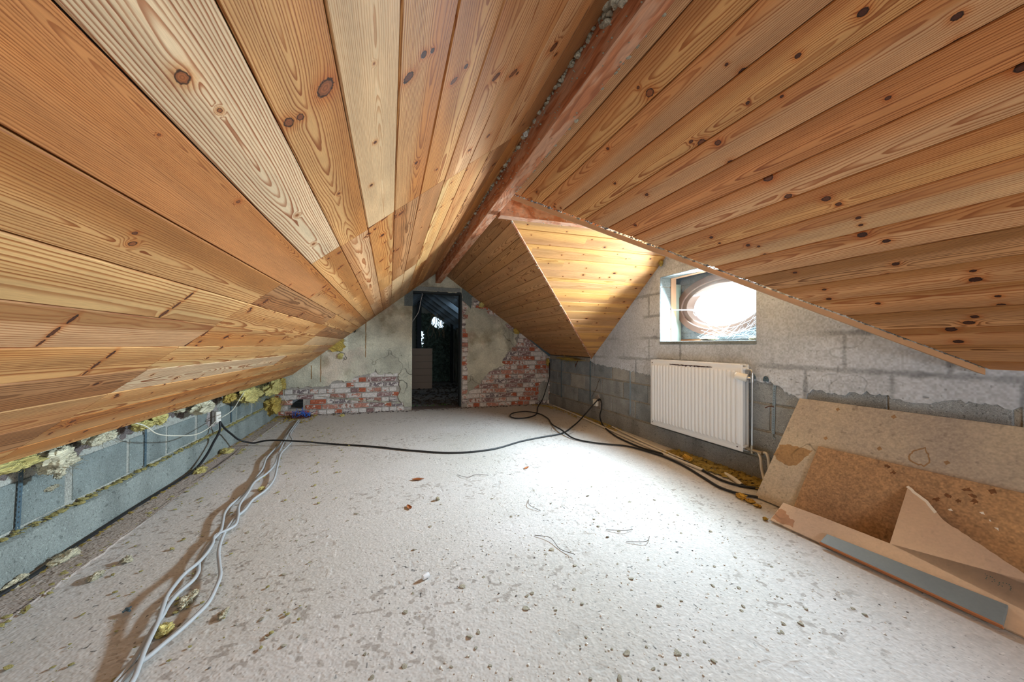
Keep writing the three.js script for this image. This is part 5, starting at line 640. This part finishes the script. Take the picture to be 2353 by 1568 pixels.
// ------------------------------------------------------------------ derelict loft beyond the doorway
{
  const dm = (c, r = 0.95) => new THREE.MeshStandardMaterial({ color: c, roughness: r });
  const f = struct('floor', 'dirty boards and debris of the dark loft beyond the doorway', 'floor'); const fr = rng(81);
  for (let i = 0; i < 11; i++) { const z = -6.26 - i * 0.42; obj('plank', uvBox(box(-1.6, 2.6, -0.07 - 0.01 * fr(), -0.03 + 0.006 * fr(), z - 0.41, z, 0.004), 0.7, fr(), fr()), dm([0x8a8680, 0x76726e, 0x949088][i % 3]), f); }
  const w = struct('wall_loft', 'crumbling pale side wall and gable end of the dark loft', 'wall');
  obj('plaster', uvBox(box(1.75, 1.95, -0.1, 1.5, -10.9, -6.25), 0.5), M.plaster, w); obj('boarding', box(-1.9, -1.7, -0.1, 1.0, -10.9, -6.25), dm(0x4a4640), w);
  const S = shapeOf([[-1.9, -0.1], [1.95, -0.1], [1.95, 1.4], [0.7, 2.5], [-1.9, 0.8]]); S.holes.push(new THREE.Path([[0.74, 0.05], [0.74, 1.6], [1.12, 1.86], [1.4, 1.72], [1.55, 1.5], [1.55, 0.05]].map(([a, b]) => new THREE.Vector2(a, b))));
  obj('gable', new THREE.ExtrudeGeometry(S, { depth: 0.15, bevelEnabled: false }).translate(0, 0, -10.9), dm(0xa4aaa2), w);
  const c = struct('ceiling_loft', 'dark bare rafters and boarding of the loft roof', 'ceiling');
  const yy = (x) => 2.25 - 0.72 * Math.abs(x - 0.7);
  for (const s of [-1, 1]) for (let i = 0; i < 9; i++) { const d0 = i * 0.27, x0 = 0.7 + s * d0, x1 = 0.7 + s * (d0 + 0.262); if (Math.abs(x1 - 0.7) > (s > 0 ? 1.3 : 2.6)) break; if (s > 0 && i === 2) { obj('board', bar([(x0 + x1) / 2, yy((x0 + x1) / 2) + 0.05, -6.25], [(x0 + x1) / 2, yy((x0 + x1) / 2) + 0.05, -7.6], 0.3, 0.02, [0.58 * s, 0.81, 0]), dm(0x76848c), c); obj('board', bar([(x0 + x1) / 2, yy((x0 + x1) / 2) + 0.05, -8.3], [(x0 + x1) / 2, yy((x0 + x1) / 2) + 0.05, -10.9], 0.3, 0.02, [0.58 * s, 0.81, 0]), dm(0x76848c), c); continue; } obj('board', bar([(x0 + x1) / 2, yy((x0 + x1) / 2) + 0.05, -6.25], [(x0 + x1) / 2, yy((x0 + x1) / 2) + 0.05, -10.9], 0.32, 0.02, [0.58 * s, 0.81, 0]), dm(0x76848c), c); }
  for (let i = 0; i < 7; i++) { const z = -6.7 - i * 0.62; for (const s of [-1, 1]) obj('rafter', bar([0.72, yy(0.72) - 0.03, z], [0.7 + s * (s > 0 ? 1.08 : 2.4), yy(0.7 + s * (s > 0 ? 1.08 : 2.4)) - 0.03, z], 0.07, 0.14), dm(0x8494a0), c); }
  const pn = thing('door_panel', 'brown boarded panel propped in the dark loft, seen low through the doorway', 'panel', [0, 0, 0]); const pp = dm(0xb09a88);
  for (let i = 0; i < 6; i++) obj('slat', uvBox(box(0.1, 0.95, -0.02 + i * 0.157, 0.133 + i * 0.157, -9.03 + (i % 2) * 0.004, -9.0, 0.003)), pp, pn);
  tag(obj('timber_post', box(0.62, 0.72, -0.03, 2.0, -9.42, -9.32, 0.004), dm(0x3a4248)), 'dark timber post standing behind the propped panel in the loft', 'post');
  tag(obj('timber_post', box(1.56, 1.63, -0.03, 1.6, -10.3, -10.2, 0.004), dm(0x30383c)), 'dark timber post against the pale loft wall', 'post');
  // ivy over the broken gable
  const r = rng(82), N = 9000, lg = new THREE.CircleGeometry(1, 5), im = new THREE.InstancedMesh(lg, new THREE.MeshStandardMaterial({ color: 0x6c8478, roughness: 0.8, side: THREE.DoubleSide }), N), m = new THREE.Matrix4(), q = new THREE.Quaternion(), e = new THREE.Euler();
  for (let i = 0; i < N; i++) { let x, y; do { x = mix(0.7, 1.6, r()); y = mix(0.0, 1.85, r()); } while ((Math.hypot((x - 1.3) / 0.22, (y - 1.64) / 0.2) < 1 && r() < 0.965) || (Math.hypot((x - 0.82) / 0.09, (y - 1.15) / 0.28) < 1 && r() < 0.93)); q.setFromEuler(e.set(r() * 6, r() * 6, r() * 6)); const s = 0.02 + 0.03 * r(); im.setMatrixAt(i, m.compose(new THREE.Vector3(x, y, -10.6 - 0.25 * r()), q, new THREE.Vector3(s, s * 1.2, s))); }
  im.name = numbered('ivy'); im.castShadow = im.receiveShadow = true; scene.add(im); tag(im, 'mass of dark ivy leaves growing through the broken loft gable', 'ivy', null, 'stuff');
  const br = []; const q2 = rng(83); for (let i = 0; i < 9; i++) { let x = 1.0 + q2() * 0.4, y = 1.84, z = -10.3; const pts = []; for (let k = 0; k < 8; k++) { pts.push([x, y, z]); x += (q2() - 0.5) * 0.1; y -= 0.06 + 0.06 * q2(); z += (q2() - 0.5) * 0.06; } br.push(tube(pts, 0.006, 30, 5)); } tag(obj('branches', br, dm(0xa89c84)), 'bare pale creeper branches hanging in the broken loft gable', 'branches', null, 'stuff');
  scatter('debris', 'leaf litter and broken rubble strewn over the loft floor', 'debris', 1500, 84, (k) => [mix(-0.6, 1.7, k()), -0.025, -6.28 - 3.6 * k() ** 1.5], 0.006, 0.035, dm(0x4a4036), 0.5);
  scatter('moss', 'small green moss tufts on the doorway threshold', 'moss', 60, 85, (k) => [mix(0.36, 1.0, k()), -0.02 + 0.03 * k(), -6.2 - 0.25 * k()], 0.004, 0.014, dm(0x4f7a30), 0.8);
  tag(obj('yellow_leaves', tuftGeo(95, 0.1, 0.06, 0.06), dm(0xb8924a)), 'patch of yellow autumn leaves at the top of the loft opening', 'leaves', null, 'stuff').position.set(1.2, 1.84, -10.55);
}
renderer.render(scene, camera);
